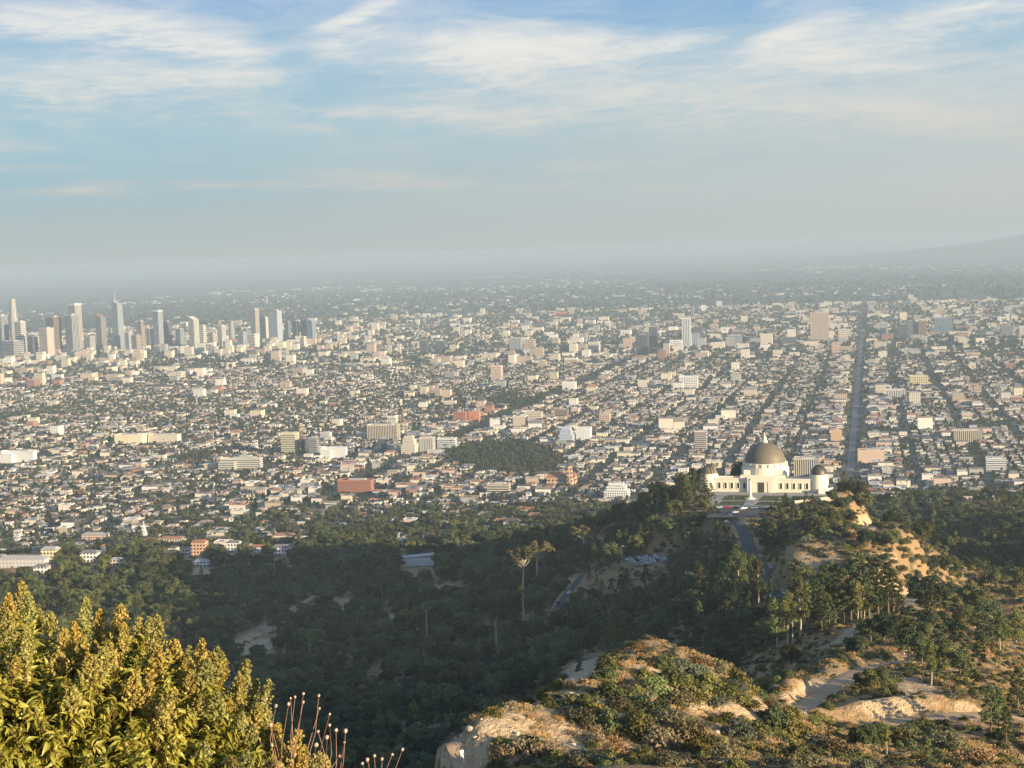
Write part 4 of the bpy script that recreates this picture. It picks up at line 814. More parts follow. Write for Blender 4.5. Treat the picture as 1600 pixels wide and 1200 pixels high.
for args in [
    (439, 470, 677, 709, 'yellowish striped hospital tower left of the centre', (0.62, 0.55, 0.30), GLASS_B, 'bands', .8, 'box'), (470, 482, 686, 708, 'dark infill block right of the yellowish tower', DARK, GLASS_D, 'bands', 1, 'box'), (482, 500, 684, 711, 'dark grey office block with pale bands', GREY, GLASS_D, 'bands', .8, 'box'), (500, 546, 699, 716, 'long grey white low block below the dark office block', WHITE, GLASS_B, 'plain', .4, 'wing'),
    (500, 520, 676, 690, 'pale green block behind the dark office block', (.50, .52, .44), GLASS_B, 'grid', .8, 'box'), (572, 628, 664, 686, 'long cream block with vertical fins', CREAM, GLASS_D, 'stripes', .35, 'box'), (590, 606, 686, 708, 'dark glass block below the finned cream block', GLASS_B, GLASS_D, 'glass', .8, 'box'), (626, 655, 682, 710, 'cream block with glass corner, left of a lower twin', CREAM, GLASS_L, 'grid', .8, 'step'),
    (655, 682, 684, 708, 'cream and glass block, right of its taller twin', CREAM, GLASS_B, 'stripes', .7, 'box'), (682, 716, 685, 700, 'low white block right of the cream and glass blocks', WHITE, GLASS_B, 'bands', .5, 'box'), (707, 731, 644, 660, 'left half of an orange brick pair', BRICK, GLASS_D, 'grid', .5, 'box'), (731, 752, 643, 658, 'right half of an orange brick pair', (0.50, 0.22, 0.13), BRICK, 'grid', .5, 'box'),
    (526, 587, 750, 768, 'long red brick block on the lower left', BRICK, GLASS_D, 'grid', .3, 'box'), (872, 899, 668, 694, 'bluish white building left of a white wall', (0.46, 0.52, 0.60), GLASS_B, 'grid', .7, 'step'), (899, 926, 668, 688, 'bright white building by the dark wooded park', WHITE, GLASS_L, 'plain', .7, 'box'), (818, 850, 644, 657, 'cream flats with window grid', CREAM, GLASS_D, 'grid', .5, 'box'),
    (866, 890, 640, 655, 'brown brick block left of the white buildings', BROWN, GLASS_D, 'grid', .7, 'box'), (760, 800, 756, 772, 'cream block with band of windows near the hill foot', CREAM, GLASS_D, 'bands', .4, 'box'), (179, 231, 679, 692, 'very bright cream long building on the left', (0.72, 0.64, 0.42), CREAM, 'plain', .4, 'box'), (231, 284, 679, 690, 'low cream wing right of the very bright building', CREAM, GLASS_L, 'plain', .3, 'box'),
    (942, 986, 755, 778, 'white stepped flats left of the observatory hill', WHITE, GLASS_B, 'grid', .7, 'step'), (767, 787, 572, 595, 'pinkish tower in the middle distance', PINKC, GLASS_B, 'grid', .9, 'box'), (655, 670, 532, 551, 'dark office block with pale side', DARK, GLASS_D, 'bands', .8, 'box'), (680, 698, 533, 549, 'blue grey glass block in the middle distance', GLASS_B, GLASS_D, 'glass', .9, 'box'),
    (795, 818, 528, 549, 'broad grey office block left of a tan one', GREY, GLASS_B, 'stripes', .7, 'box'), (818, 838, 531, 548, 'tan block right of the broad grey one', TAN, GLASS_D, 'grid', .8, 'box'), (878, 902, 597, 610, 'white apartment block in the middle distance', WHITE, GLASS_B, 'plain', .7, 'box'), (607, 615, 540, 556, 'thin cream tower in the middle distance', CREAM, GLASS_B, 'grid', 1, 'box'), (621, 628, 538, 556, 'twin thin cream tower right of the other', CREAM, GLASS_L, 'grid', 1, 'box'),
    (866, 888, 488, 494, 'low bright red block standing for a sign on the far plain', (0.55, 0.10, 0.09), GLASS_D, 'plain', 1, 'box'), (580, 594, 506, 519, 'cream block on the far plain right of downtown', CREAM, GLASS_B, 'plain', 1, 'box'), (540, 552, 511, 521, 'pink topped cream block on the far plain', PINKC, GLASS_B, 'plain', 1, 'box'), (1421, 1450, 587, 602, 'yellow cream flats with dark windows on the right', (0.66, 0.58, 0.36), GLASS_D, 'grid', .6, 'box'), (1385, 1416, 609, 620, 'long white flats right of the avenue', WHITE, GLASS_D, 'stripes', .5, 'box'), (1298, 1316, 672, 690, 'square orange tan building left of the avenue', (0.60, 0.40, 0.24), BROWN, 'plain', .8, 'box'),  # the red block stands in for a distant sign
    (1340, 1382, 703, 722, 'broad tan building with white roof right of the avenue', (0.60, 0.42, 0.30), WHITE, 'plain', .5, 'box'), (1490, 1536, 672, 690, 'long cream building with dark openings on the right', CREAM, GLASS_D, 'stripes', .4, 'box'), (1540, 1572, 716, 735, 'white flats with flat roof near the right edge', WHITE, GLASS_B, 'bands', .5, 'box'), (1085, 1106, 674, 704, 'banded pale apartment tower left of the observatory dome', (0.55, 0.50, 0.44), GLASS_D, 'bands', .8, 'box'),
    (936, 955, 646, 660, 'square salmon building in the middle distance', PINKC, GLASS_D, 'grid', .8, 'box'), (0, 60, 705, 722, 'long white sunlit building at the left edge', WHITE, GLASS_L, 'plain', .35, 'wing'), (340, 415, 716, 732, 'long cream school like building with pale roof', CREAM, GLASS_B, 'bands', .35, 'wing'), (1240, 1282, 716, 744, 'cream building just behind the right dome', CREAM, GLASS_D, 'stripes', .6, 'box'), (1060, 1092, 588, 606, 'white block left of the long avenue in the middle distance', WHITE, GLASS_B, 'grid', .5, 'box')]:
    x0, x1, yt, yb, lab, wall, gl, st, ra, sh = args
    tower(x0, x1, yt, yb, 'city_block', 'building', lab, wall, gl, st, None, ra, sh, G3)
def church():
    p = ground_at(878, 757); mb = MB(); mb.box(0, 0, -3, 46, 20, 15); r = -GRID
    V = [(-23, -10.4, 12.01), (23, -10.4, 12.01), (23, 10.4, 12.01), (-23, 10.4, 12.01), (-23, 0, 20), (23, 0, 20)]
    root = link('church', mb.mesh('church', [bmat((0.62, 0.40, 0.26), GLASS_D, 'grid', 6.0)]), loc=p, rotz=r); tag(root, 'pinkish brick church with pointed tower by the hill foot', 'church')
    rf = MB(); rf.add(V, [(0, 1, 5, 4), (2, 3, 4, 5), (1, 2, 5, 5), (3, 0, 4, 4)]); me = bpy.data.meshes.new('roof'); me.from_pydata(V, [], [(0, 1, 5, 4), (2, 3, 4, 5), (1, 2, 5), (3, 0, 4)]); me.materials.append(flat_mat('clay_roof', (0.34, 0.16, 0.10))); link('roof', me, root)
    t = MB(); t.box(16, -14, -3, 8, 7.9, 28); t.box(16, -14, 25, 8, 7.9, 10, taper=0.05); link('bell_tower', t.mesh('bell_tower', [bmat((0.62, 0.40, 0.26), GLASS_D, 'grid', 6.0)]), root); LAND.append((p[0], p[1], 34))
church()
def spire_church():
    p = ground_at(231, 856); root = link('church', MB().box(0, 6, -2, 12, 22, 13).mesh('church', [bmat(WHITE, GLASS_B, 'plain', 5.0)]), loc=p, rotz=-GRID); tag(root, 'white church with thin steeple among the houses on the left', 'church')
    t = MB(); t.box(0, -8, -2, 6, 5.9, 24); t.box(0, -8, 22, 5.4, 5.3, 14, taper=0.04); link('steeple', t.mesh('steeple', [bmat(WHITE, GLASS_B, 'plain', 5.0)]), root); LAND.append((p[0], p[1], 20))
spire_church()

PARK = [(745, 693), (800, 688), (860, 700), (880, 715), (880, 735), (850, 742), (800, 742), (750, 735), (700, 722), (690, 706)]
def in_poly(px, py, poly):
    r = np.zeros(np.shape(px), bool); n = len(poly)
    for i in range(n):
        x1, y1 = poly[i]; x2, y2 = poly[(i + 1) % n]
        r ^= ((y1 > py) != (y2 > py)) & (px < (x2 - x1) * (py - y1) / (y2 - y1 + 1e-9) + x1)
    return r
BLK_A, BLK_B = 104.0, 196.0       # street spacing across and along
def city_lots():
    rows = []
    def gen(d0, d1, la, lb, fill):
        A, Bm = np.meshgrid(np.arange(-9000, 9000, la), np.arange(0, d1 * 1.1, lb)); A = A.ravel(); Bm = Bm.ravel()
        x, y = from_grid(A, Bm); d = np.hypot(x, y); k = (d > d0) & (d < d1) & (y > 0) & (np.abs(np.arctan2(x, y)) < R(20.5)); return A[k], Bm[k]
    a, b = gen(1640, 5200, 19.0, 12.5, 1); n = len(a)
    x, y = from_grid(a, b); nb = vnoise(x, y, 500, 61) + 0.5 * vnoise(x, y, 160, 62); u = rng.random(n)
    az = np.arctan2(x, y); left = smoothstep(-az, -0.02, 0.22)
    _, _, _, mj = street_gap(a, b, None); big = u < 0.05 + 0.07 * (nb > 0.15) + 0.26 * (mj < 75)
    w = np.where(big, 15 + 14 * rng.random(n) ** 2, 7.5 + 6.5 * rng.random(n)); l = np.where(big, 11 + 13 * rng.random(n) ** 2, 6.5 + 4 * rng.random(n)); h = np.where(big, 5 + 7 * rng.random(n), 3.4 + 3.6 * rng.random(n))
    mid = (rng.random(n) < 0.006) & (np.hypot(x, y) > 3000); w = np.where(mid, 18 + 14 * rng.random(n), w); l = np.where(mid, 14 + 10 * rng.random(n), l); h = np.where(mid, 13 + 16 * rng.random(n), h)
    keep = rng.random(n) < (0.88 - 0.26 * left + 0.40 * nb); rows.append([a[keep] + rng.normal(size=keep.sum()) * (2 + 5 * left[keep]), b[keep] + rng.normal(size=keep.sum()) * (1.0 + 4 * left[keep]), w[keep], l[keep], h[keep]])
    a, b = gen(5200, 10500, 33.0, 23.0, 1); n = len(a); x, y = from_grid(a, b); nb = vnoise(x, y, 900, 63) + 0.5 * vnoise(x, y, 300, 64); u = rng.random(n)
    big = u < 0.13; w = np.where(big, 24 + 34 * rng.random(n), 12 + 13 * rng.random(n)); l = np.where(big, 20 + 26 * rng.random(n), 9 + 9 * rng.random(n)); h = np.where(big, 9 + 22 * rng.random(n) ** 2, 4.5 + 5 * rng.random(n)); tall = rng.random(n) < 0.018 + 0.13 * ((np.arctan2(x, y) < -0.11) & (np.hypot(x, y) > 6600) & (np.hypot(x, y) < 7900)); h = np.where(tall, 22 + 28 * rng.random(n), h); w = np.where(tall, 22 + 14 * rng.random(n), w); l = np.where(tall, 18 + 12 * rng.random(n), l)
    keep = rng.random(n) < (0.54 + 0.7 * nb) * (1 - 0.6 * smoothstep(np.hypot(x, y), 7200, 10500)); rows.append([a[keep] + rng.normal(size=keep.sum()) * 6, b[keep] + rng.normal(size=keep.sum()) * 5, w[keep], l[keep], h[keep]])
    a, b = gen(10500, 26000, 105.0, 90.0, 1); n = len(a); x, y = from_grid(a, b); nb = vnoise(x, y, 2600, 65) + 0.6 * vnoise(x, y, 900, 66); u = rng.random(n)
    w = 25 + 80 * u ** 4; l = 18 + 40 * rng.random(n) ** 2; h = 6 + 9 * rng.random(n) ** 2
    keep = rng.random(n) < (0.10 + 0.55 * nb) * (1 - 0.4 * smoothstep(np.hypot(x, y), 10500, 16000)); rows.append([a[keep] + rng.normal(size=keep.sum()) * 30, b[keep] + rng.normal(size=keep.sum()) * 25, w[keep], l[keep], h[keep]])
    return [np.concatenate(c) for c in zip(*rows)]
def street_gap(a, b, d):          # distance to the nearest street across / along, and to the long avenue
    ga = np.abs((a - VERMONT + BLK_A / 2) % BLK_A - BLK_A / 2); gb = np.abs((b + BLK_B / 2) % BLK_B - BLK_B / 2)
    gv = np.abs(a - VERMONT); ma = np.abs((a - VERMONT + 402) % 804 - 402)
    return ga, gb, gv, ma
PAL_W = np.array([(.70, .62, .47), (.78, .74, .66), (.74, .67, .54), (.50, .40, .30), (.60, .45, .36), (.40, .40, .38), (.38, .20, .14), (.68, .62, .46)])
PAL_WN = ['cream', 'white', 'pale', 'tan', 'pinkish', 'grey', 'brick', 'yellowish']
PAL_R = np.array([(.56, .54, .50), (.36, .345, .325), (.22, .215, .21), (.30, .24, .185), (.33, .18, .115), (.12, .105, .10), (.62, .58, .50)])
PAL_RN = ['white', 'pale grey', 'grey', 'tan', 'clay red', 'dark', 'white']
def city():
    a, b, w, l, h = city_lots(); x, y = from_grid(a, b); d = np.hypot(x, y)
    ga, gb, gv, ma = street_gap(a, b, d); left = smoothstep(-np.arctan2(x, y), 0.05, 0.25)
    keep = (gv > 12 + w / 2) & ((ga > 6.5 + w / 2 * 0.55) | (d > 6000)) & ((gb > 8 + l / 2 * .6) | (d > 5200)) & ((ma > 14 + w / 2) | (d > 9000))
    keep &= rng.random(len(a)) < 1 - 0.26 * smoothstep(d, 3200, 5200)
    keep |= (rng.random(len(a)) < 0.45 * left) & (gv > 40) & (d < 6000)
    keep &= vnoise(x, y, 330, 68) + 0.4 * vnoise(x, y, 120, 69) > -0.47 - 0.1 * (d > 6000)
    z = zplain(d); px, py, dep = proj(np.stack([x, y, z], -1)); keep &= ~in_poly(px, py, PARK) & (px > -40) & (px < 1640)
    for lx, ly, r in LAND: keep &= (np.hypot(x - lx, y - ly) > r)
    # near the hill foot houses thin out among the trees
    foot = smoothstep(d, 1640, 2150); keep &= rng.random(len(a)) < 0.22 + 0.78 * foot
    a, b, w, l, h, x, y, d, px, py = [q[keep] for q in (a, b, w, l, h, x, y, d, px, py)]; n = len(a)
    z = np.where(d < 2300, H(x, y), zplain(d))
    wi = rng.choice(8, n, p=[.24, .2, .18, .11, .09, .07, .04, .07]); ri = rng.choice(7, n, p=[.20, .2, .2, .13, .07, .12, .08])
    hip = (rng.random(n) < np.where(np.maximum(w, l) < 20, .55, .12)); ri = np.where(hip, np.where(rng.random(n) < .5, rng.choice([3, 4, 5], n), rng.choice([2, 5], n)), ri)
    tint = 0.82 + 0.34 * rng.random(n)
    rot = -GRID + rng.normal(size=n) * 0.02 + np.where(rng.random(n) < 0.5, 0.35 * left[keep][:n] if False else 0, 0)
    # individuals: the 290 that show largest
    P3 = np.stack([x, y, z], -1); vis = unblocked(P3, h + 10.0); vis &= d < 3300
    size = np.where(vis, np.sqrt(w * l * h) ** (2 / 3) / d, -1); order = np.argsort(-size); sel = np.zeros(n, bool); sel[order[:290]] = True
    wm = {}
    def wall_mat(i):
        if i not in wm: wm[i] = window_mat('house_wall', tuple(PAL_W[i]), (0.07, 0.07, 0.07), 'grid', 3.2)
        return wm[i]
    rm = {}
    def roof_mat(i):
        if i not in rm: rm[i] = flat_mat('house_roof', tuple(PAL_R[i]), 0.9, 0.2, 0.2, 0.3)
        return rm[i]
    meshes = {}
    for i in order[:290]:
        k = ('w', wi[i]); 
        if k not in meshes:
            mb = MB(); mb.box(0, 0, -0.35, 1, 1, 1.35); meshes[k] = mb.mesh('house', [wall_mat(wi[i])])
        k2 = ('r', ri[i], bool(hip[i]))
        if k2 not in meshes:
            mb = MB()
            if hip[i]:
                V = [(-.54, -.54, 1.0), (.54, -.54, 1.0), (.54, .54, 1.0), (-.54, .54, 1.0), (-.30, -.03, 1.42), (.30, -.03, 1.42), (.30, .03, 1.42), (-.30, .03, 1.42)]
                mb.add(V, [(0, 1, 5, 4), (1, 2, 6, 5), (2, 3, 7, 6), (3, 0, 4, 7), (4, 5, 6, 7), (3, 2, 1, 0)])
            else:
                mb.box(0, 0, 1.001, 1.02, 1.02, 0.04, bottom=True); mb.box(.2, .1, 1.041, .22, .28, .16)
                for sx, sy, lx, ly in ((0, -1, 1.03, .03), (0, 1, 1.03, .03), (-1, 0, .03, .97), (1, 0, .03, .97)): mb.box(sx * .5, sy * .5, 1.041, lx, ly, .08)
            meshes[k2] = mb.mesh('roof', [roof_mat(ri[i])])
        hh = h[i] * (0.75 if hip[i] else 1.0)
        o = link('house', meshes[k], loc=(x[i], y[i], z[i]), rotz=rot[i], scale=(w[i], l[i], hh))
        link('roof', meshes[k2], o)
        reg = ('at left hill foot' if px[i] < 180 else 'at hill foot below centre left' if px[i] < 560 else 'in front of the wooded park' if px[i] < 900 else 'left of the observatory hill' if px[i] < 1100 else 'just behind the observatory' if px[i] < 1310 else 'beside the long avenue' if px[i] < 1400 else 'at right hill foot')
        kind = ('hipped' if hip[i] else 'flat'); size_w = 'large' if w[i] * l[i] > 420 else ('tall' if hh > 7.5 else 'small')
        depth_w = 'nearest' if d[i] < 2250 else 'farther'
        tag(o, f"{size_w} {PAL_WN[wi[i]]} house, {PAL_RN[ri[i]]} {kind} roof, {depth_w} {reg}".replace('the ', ''), 'house', f"houses {reg}")
    k = ~sel; X, Y, Z, W, L, Hh, HP, WI, RI, TT, RO, D_ = [q[k] for q in (x, y, z, w, l, h, hip, wi, ri, tint, rot, d)]; m = len(X)
    c, s = np.cos(RO), np.sin(RO); V = np.zeros((m, 16, 3)); C = np.zeros((m, 16, 3))
    wallc = PAL_W[WI] * TT[:, None]; roofc = PAL_R[RI] * (2 - TT[:, None])
    he = np.where(HP, Hh * 0.75, Hh); rk = np.where(HP, 0.10, 0.98); rkx = np.where(HP, 0.55, 0.98); rz = np.where(HP, Hh * 1.08, Hh + 0.05); eo = np.where(HP, 1.06, 1.0)
    for j, (sa, sb) in enumerate([(-1, -1), (1, -1), (1, 1), (-1, 1)]):
        for q, (kx, ky, zz) in enumerate([(1, 1, -3.0 * np.ones(m)), (1, 1, he), (eo, eo, he + 0.01), (rkx, rk, rz)]):
            ax = sa * W / 2 * kx; by = sb * L / 2 * ky
            V[:, q * 4 + j, 0] = X + ax * c - by * s; V[:, q * 4 + j, 1] = Y + ax * s + by * c; V[:, q * 4 + j, 2] = Z + zz
            C[:, q * 4 + j] = wallc if q < 2 else roofc
    Fb = np.array([(0, 1, 5, 4), (1, 2, 6, 5), (2, 3, 7, 6), (3, 0, 4, 7), (8, 9, 13, 12), (9, 10, 14, 13), (10, 11, 15, 14), (11, 8, 12, 15), (12, 13, 14, 15)])
    F = (Fb[None] + (np.arange(m) * 16)[:, None, None]).reshape(-1, 4)
    mt, T, bs = new_mat('city_walls_and_roofs', 0.85, 0.2)
    at = T.n('ShaderNodeAttribute', attribute_name='Col'); g = T.n('ShaderNodeNewGeometry'); sn = T.n('ShaderNodeSeparateXYZ'); T.put(sn.inputs[0], g.outputs['Normal']); sp = T.n('ShaderNodeSeparateXYZ'); T.put(sp.inputs[0], g.outputs['Position'])
    uu = T.m('ADD', T.m('MULTIPLY', sp.outputs[0], math.cos(GRID) + math.sin(GRID)), T.m('MULTIPLY', sp.outputs[1], math.cos(GRID) - math.sin(GRID)))
    win = T.m('MULTIPLY', T.m('LESS_THAN', T.m('FRACT', T.m('DIVIDE', uu, 4.6)), 0.5), T.m('LESS_THAN', T.m('FRACT', T.m('DIVIDE', sp.outputs[2], 3.3)), 0.5))
    win = T.m('MULTIPLY', win, T.m('LESS_THAN', T.m('ABSOLUTE', sn.outputs[2]), 0.3))
    T.put(bs.inputs['Base Color'], T.mix(T.m('MULTIPLY', win, 0.85), at.outputs[0], (0.06, 0.06, 0.065, 1)))
    o = link('city_houses', mesh_from('city_houses', V.reshape(-1, 3), F, [mt], cols=C.reshape(-1, 3))); tag(o, 'countless small pale houses filling the city plain', kind='stuff')
    print('houses', n)
    # city trees: along the streets, in the yards, thick in the park and at the hill foot
    def treepts(d0, d1, s):
        A, Bm = np.meshgrid(np.arange(-7000, 7000, s), np.arange(0, d1 * 1.1, s)); A = A.ravel() + (rng.random(A.size) - .5) * s; Bm = Bm.ravel() + (rng.random(Bm.size) - .5) * s
        tx, ty = from_grid(A, Bm); td = np.hypot(tx, ty); kk = (td > d0) & (td < d1) & (ty > 0) & (np.abs(np.arctan2(tx, ty)) < R(20.3)); return A[kk], Bm[kk], tx[kk], ty[kk], td[kk]
    TP = []; 
    for d0, d1, s, sz in ((1750, 3200, 8.8, 0.92), (3200, 5600, 13.0, 1.25), (5600, 10000, 25.0, 2.2), (10000, 17000, 85.0, 4.5)):
        A, Bm, tx, ty, td = treepts(d0, d1, s); ga, gb, gv, ma = street_gap(A, Bm, td); nt_ = len(A)
        tz = np.where(td < 2300, H(tx, ty), zplain(td)); tpx, tpy, _ = proj(np.stack([tx, ty, tz], -1)); pk = in_poly(tpx, tpy, PARK)
        lf = smoothstep(-np.arctan2(tx, ty), -0.02, 0.22); nz = vnoise(tx, ty, 420, 71) + 0.5 * vnoise(tx, ty, 140, 72)
        gap = vnoise(tx, ty, 330, 68) + 0.4 * vnoise(tx, ty, 120, 69) < -0.42
        pr = 0.29 + 0.14 * lf + 0.40 * nz; pr = np.where((ga > 5) & (ga < 13), pr + 0.15 + 0.3 * vnoise(tx, ty, 70, 75), pr); pr = np.where(gap, pr + 0.4, pr); pr = np.where(ga < 4.5, 0.05, pr); pr = np.where(gv < 7, 0, pr); pr = np.where((gv > 7) & (gv < 13), 0.22, pr)
        pr = pr + 0.35 * (1 - smoothstep(td, 1900, 2600)); pr = np.where(pk, 0.95, pr)
        ok = rng.random(nt_) < pr
        for lx, ly, r in LAND: ok &= np.hypot(tx - lx, ty - ly) > r * 0.9
        tx, ty, tz, td, pk = tx[ok], ty[ok], tz[ok], td[ok], pk[ok]; u = rng.random(len(tx))
        TP.append(np.stack([tx, ty, tz - 0.3, np.where(u < .72, np.where(rng.random(len(tx)) < .5, 0, 1), np.where(u < .86, 2, np.where(u < .96, 3, 4))), sz * (0.65 + 0.6 * u[::-1]) * np.where(pk, 1.15, 1.0), rng.random(len(tx)) * 6.28], 1))
    TP = np.concatenate(TP)
    protos = []
    for i, (k, sd) in enumerate([('a', 1), ('b', 2), ('c', 3), ('d', 4), ('palm', 5)]):
        rg = np.random.default_rng(200 + sd); mb = MB(); bl = []
        if k == 'palm':
            mb.tube([(0, 0, -1), (0.2, 0, 7), (0.3, 0, 14)], [0.3, 0.24, 0.2], 4, 1); bl = [(0.3, 0, 14.2, 1.5)]; crown_from(bl, 14, 1.1, 0, mb, rg, squash=0.7)
        else:
            hh = (7, 8, 10, 12)[i]; ww = (3.6, 3.2, 2.4, 2.2)[i]; mb.tube([(0, 0, -1), (0, 0, hh * .5)], [0.35, 0.25], 4, 1)
            for j in range(6): q = rg.random() * ww * .6; t = rg.random() * 6.28; bl.append((q * math.cos(t), q * math.sin(t), hh * (0.38 + 0.42 * rg.random()), ww * (0.45 + .2 * rg.random())))
            crown_from(bl, 7, 1.25, 0, mb, rg, squash=0.85)
        protos.append(mb.mesh('city_tree', [M_CITYTREE, M_BARK]))
    scatter('city_trees', 'street and garden trees between the houses of the city', TP[:, :3], TP[:, 3], TP[:, 4], TP[:, 5], protos); print('city trees', len(TP))
city()
def avenue():
    pts = []
    for b in np.linspace(to_grid(*ground_at(1326, 745)[:2])[1], 7600, 60): x, y = from_grid(VERMONT, b); pts.append((x, y, float(zplain(math.hypot(x, y)))))
    strip('road', np.array(pts), 6.5, flat_mat('pale_asphalt', (0.17, 0.165, 0.155), 0.9, 0.2, 0.2, 0.05), 0.6, 'long straight avenue running to the horizon', 0.0)  # asphalt colour lightened to offset dark trees and shadow along the avenue
avenue()
def freeway():
    q = [ground_at(px, py) for px, py in ((900, 512), (955, 495), (1010, 479), (1065, 465), (1110, 452), (1150, 440))]; q = smooth_pl(np.array(q), 60)
    q[:, 2] = zplain(np.hypot(q[:, 0], q[:, 1])) + 7.0; strip('freeway', q, 26.0, flat_mat('freeway_concrete', (0.42, 0.39, 0.34), 0.9, 0.2, 0.1, 0.02), 0.5, 'pale freeway curving away across the far plain', 0.0)
freeway()

# ------------------------------------------------------------------ the observatory on its terrace
def plaster(name, col):
    m, T, b = new_mat(name, 0.8, 0.25); tc = T.n('ShaderNodeTexCoord').outputs['Object']
    n = T.noise(tc, 0.35, 5, 0.6); f = T.m('ADD', 0.88, T.m('MULTIPLY', n, 0.2)); T.put(b.inputs['Base Color'], T.mix(1.0, tuple(col) + (1,), T.comb(f, f, f), 'MULTIPLY')); return m
M_WHITE = plaster('white_concrete', (0.74, 0.67, 0.52)); M_COPPER = flat_mat('weathered_copper', (0.155, 0.13, 0.09), 0.6, 0.4, 0.3, 0.25, 0.1); M_DARKCU = flat_mat('dark_copper', (0.085, 0.075, 0.055), 0.5, 0.5, 0.25, 0.3, 0.3)
M_GLASS = flat_mat('dark_window', (0.03, 0.032, 0.035), 0.2, 0.5, 0.1, 0.5); M_DOOR = flat_mat('bronze_door', (0.06, 0.05, 0.04), 0.4, 0.5, 0.1, 0.5); M_LAWN = flat_mat('lawn', (0.085, 0.10, 0.035), 0.95, 0.1, 0.35, 0.25); M_TERR = flat_mat('terrace', (0.33, 0.31, 0.27), 0.9, 0.2, 0.15, 0.2)
def dome_mesh(name, r, mat, h=1.0, seg=32, ribs=0, slit=None):
    mb = MB(); prof = [(r * math.cos(t), r * h * math.sin(t)) for t in np.linspace(0, R(88), 12)]
    mb.lathe(prof, seg); return mb.mesh(name, [mat], True)
def observatory():
    o = bpy.data.objects.new('observatory', None); COL.objects.link(o); o.location = OBS; o.rotation_euler = (0, 0, -OBS_AZ)
    tag(o, 'white domed observatory standing on the ridge above the city', 'observatory')
    # plan: u right, v away from the camera; front of the wings at v = 0
    def part(name, mb, mat, parent=o, smooth=False): return link(name, mb.mesh(name, [mat], smooth), parent)
    HW = 8.4
    for s in (-1, 1):
        u0, u1 = (-31.5, -9.2) if s < 0 else (9.2, 32.5)
        w = MB(); w.box((u0 + u1) / 2, 5.0, -3, u1 - u0, 10, HW + 3); ob = part('wing', w, M_WHITE)
        p = MB(); p.box((u0 + u1) / 2, 0.1, HW, u1 - u0, 0.6, 0.9); p.box((u0 + u1) / 2, 9.6, HW, u1 - u0, 0.6, 0.9); link('parapet', p.mesh('parapet', [M_WHITE]), ob)
        for i in range(5):
            uc = u0 + (u1 - u0) * ((0.14 + i * 0.19) if s < 0 else (0.16 + i * 0.185)); f = MB(); f.box(uc, -0.03, 2.4, 1.5, 0.14, 3.7); wo = link('window', f.mesh('window', [M_GLASS]), ob)
            g = MB()
            for du in (-0.95, 0.95): g.box(uc + du, -0.12, 2.0, 0.35, 0.3, 4.5)
            g.box(uc, -0.12, 1.9, 1.55, 0.3, 0.4); link('frame', g.mesh('frame', [M_WHITE]), wo)
    c = MB(); c.box(0, 4.0, -3, 18.4, 13.0, 12.4); cb = part('entrance_block', c, M_WHITE)
    pp = MB(); pp.box(0, -2.42, 9.4, 18.6, 0.5, 1.1); pp.box(-6.2, -2.66, 0, 3.0, 0.3, 9.4); pp.box(6.2, -2.66, 0, 3.0, 0.3, 9.4); pp.box(0, -2.66, 7.2, 9.4, 0.3, 2.2); link('surround', pp.mesh('surround', [M_WHITE]), cb)
    d = MB(); d.box(0, -2.58, 0.3, 4.2, 0.2, 6.6); link('door', d.mesh('door', [M_DOOR]), cb)
    st = MB()
    for i in range(4): st.box(0, -3.6 - i * 0.5, -0.6, 12 + i * 0.8, 1.0 + 0.001 * i, 0.9 - i * 0.17)
    link('steps', st.mesh('steps', [M_TERR]), cb)
    # rotunda and drum under the big dome
    CV = 24.0
    lo = MB(); lo.box(0, 18, -3, 30, 22, 13.2); part('lower_block', lo, M_WHITE)
    b2 = MB(); b2.box(0, 20, 10.21, 26, 20, 3.2); part('upper_block', b2, M_WHITE)
    dr = MB(); dr.lathe([(16.2, 8), (16.2, 13.6), (15.6, 13.6), (15.6, 15.0), (14.6, 15.0), (14.6, 17.4), (14.0, 17.5), (0.1, 17.5)], 40, (0, CV, 0)); drum = part('drum', dr, M_WHITE)
    cr = MB()
    for i in range(20):
        a = 2 * math.pi * i / 20; cr.box(14.9 * math.cos(a), CV + 14.9 * math.sin(a), 15.0, 1.5, 0.8, 2.2, a + math.pi / 2)
    link('crenellation', cr.mesh('crenellation', [M_WHITE]), drum)
    dm = link('main_dome', dome_mesh('main_dome', 13.8, M_COPPER, 0.96, 48), o, (0, CV, 17.45))
    rb = MB()
    for k in range(9):
        t = R(8 + k * 9); rb.lathe([(13.81 * math.cos(t), 13.26 * math.sin(t)), (13.9 * math.cos(t + .008), 13.34 * math.sin(t + .008)), (13.81 * math.cos(t + .016), 13.26 * math.sin(t + .016))], 48)
    link('seams', rb.mesh('seams', [M_DARKCU]), dm)
    cu = MB(); cu.lathe([(2.0, 0), (2.0, 1.4), (1.5, 1.5), (1.5, 3.3), (1.0, 3.9), (0.35, 4.5), (0.12, 6.4), (0.02, 6.5)], 16); link('cupola', cu.mesh('cupola', [M_WHITE]), dm, (0, 0, 13.05)); dm.children[-1].scale = (0.85, 0.85, 0.85)
    # the two telescope domes at the ends of the wings
    for s, uc in ((-1, -36.0), (1, 37.5)):
        tb = MB(); tb.lathe([(6.6, -4), (6.6, 8.4), (6.2, 8.4), (6.2, 11.2), (5.7, 11.2), (5.7, 12.0), (0.1, 12.0)], 28, (uc, 5, 0)); t = part('rotunda', tb, M_WHITE)
        if s > 0: ap = MB(); ap.lathe([(9.8, -4), (9.8, 3.6), (9.4, 3.6), (9.4, 2.8), (6.6, 2.8)], 28, (uc + 0.5, 5, 0), 0, -math.pi / 2, math.pi / 2); link('apron', ap.mesh('apron', [M_WHITE]), t)
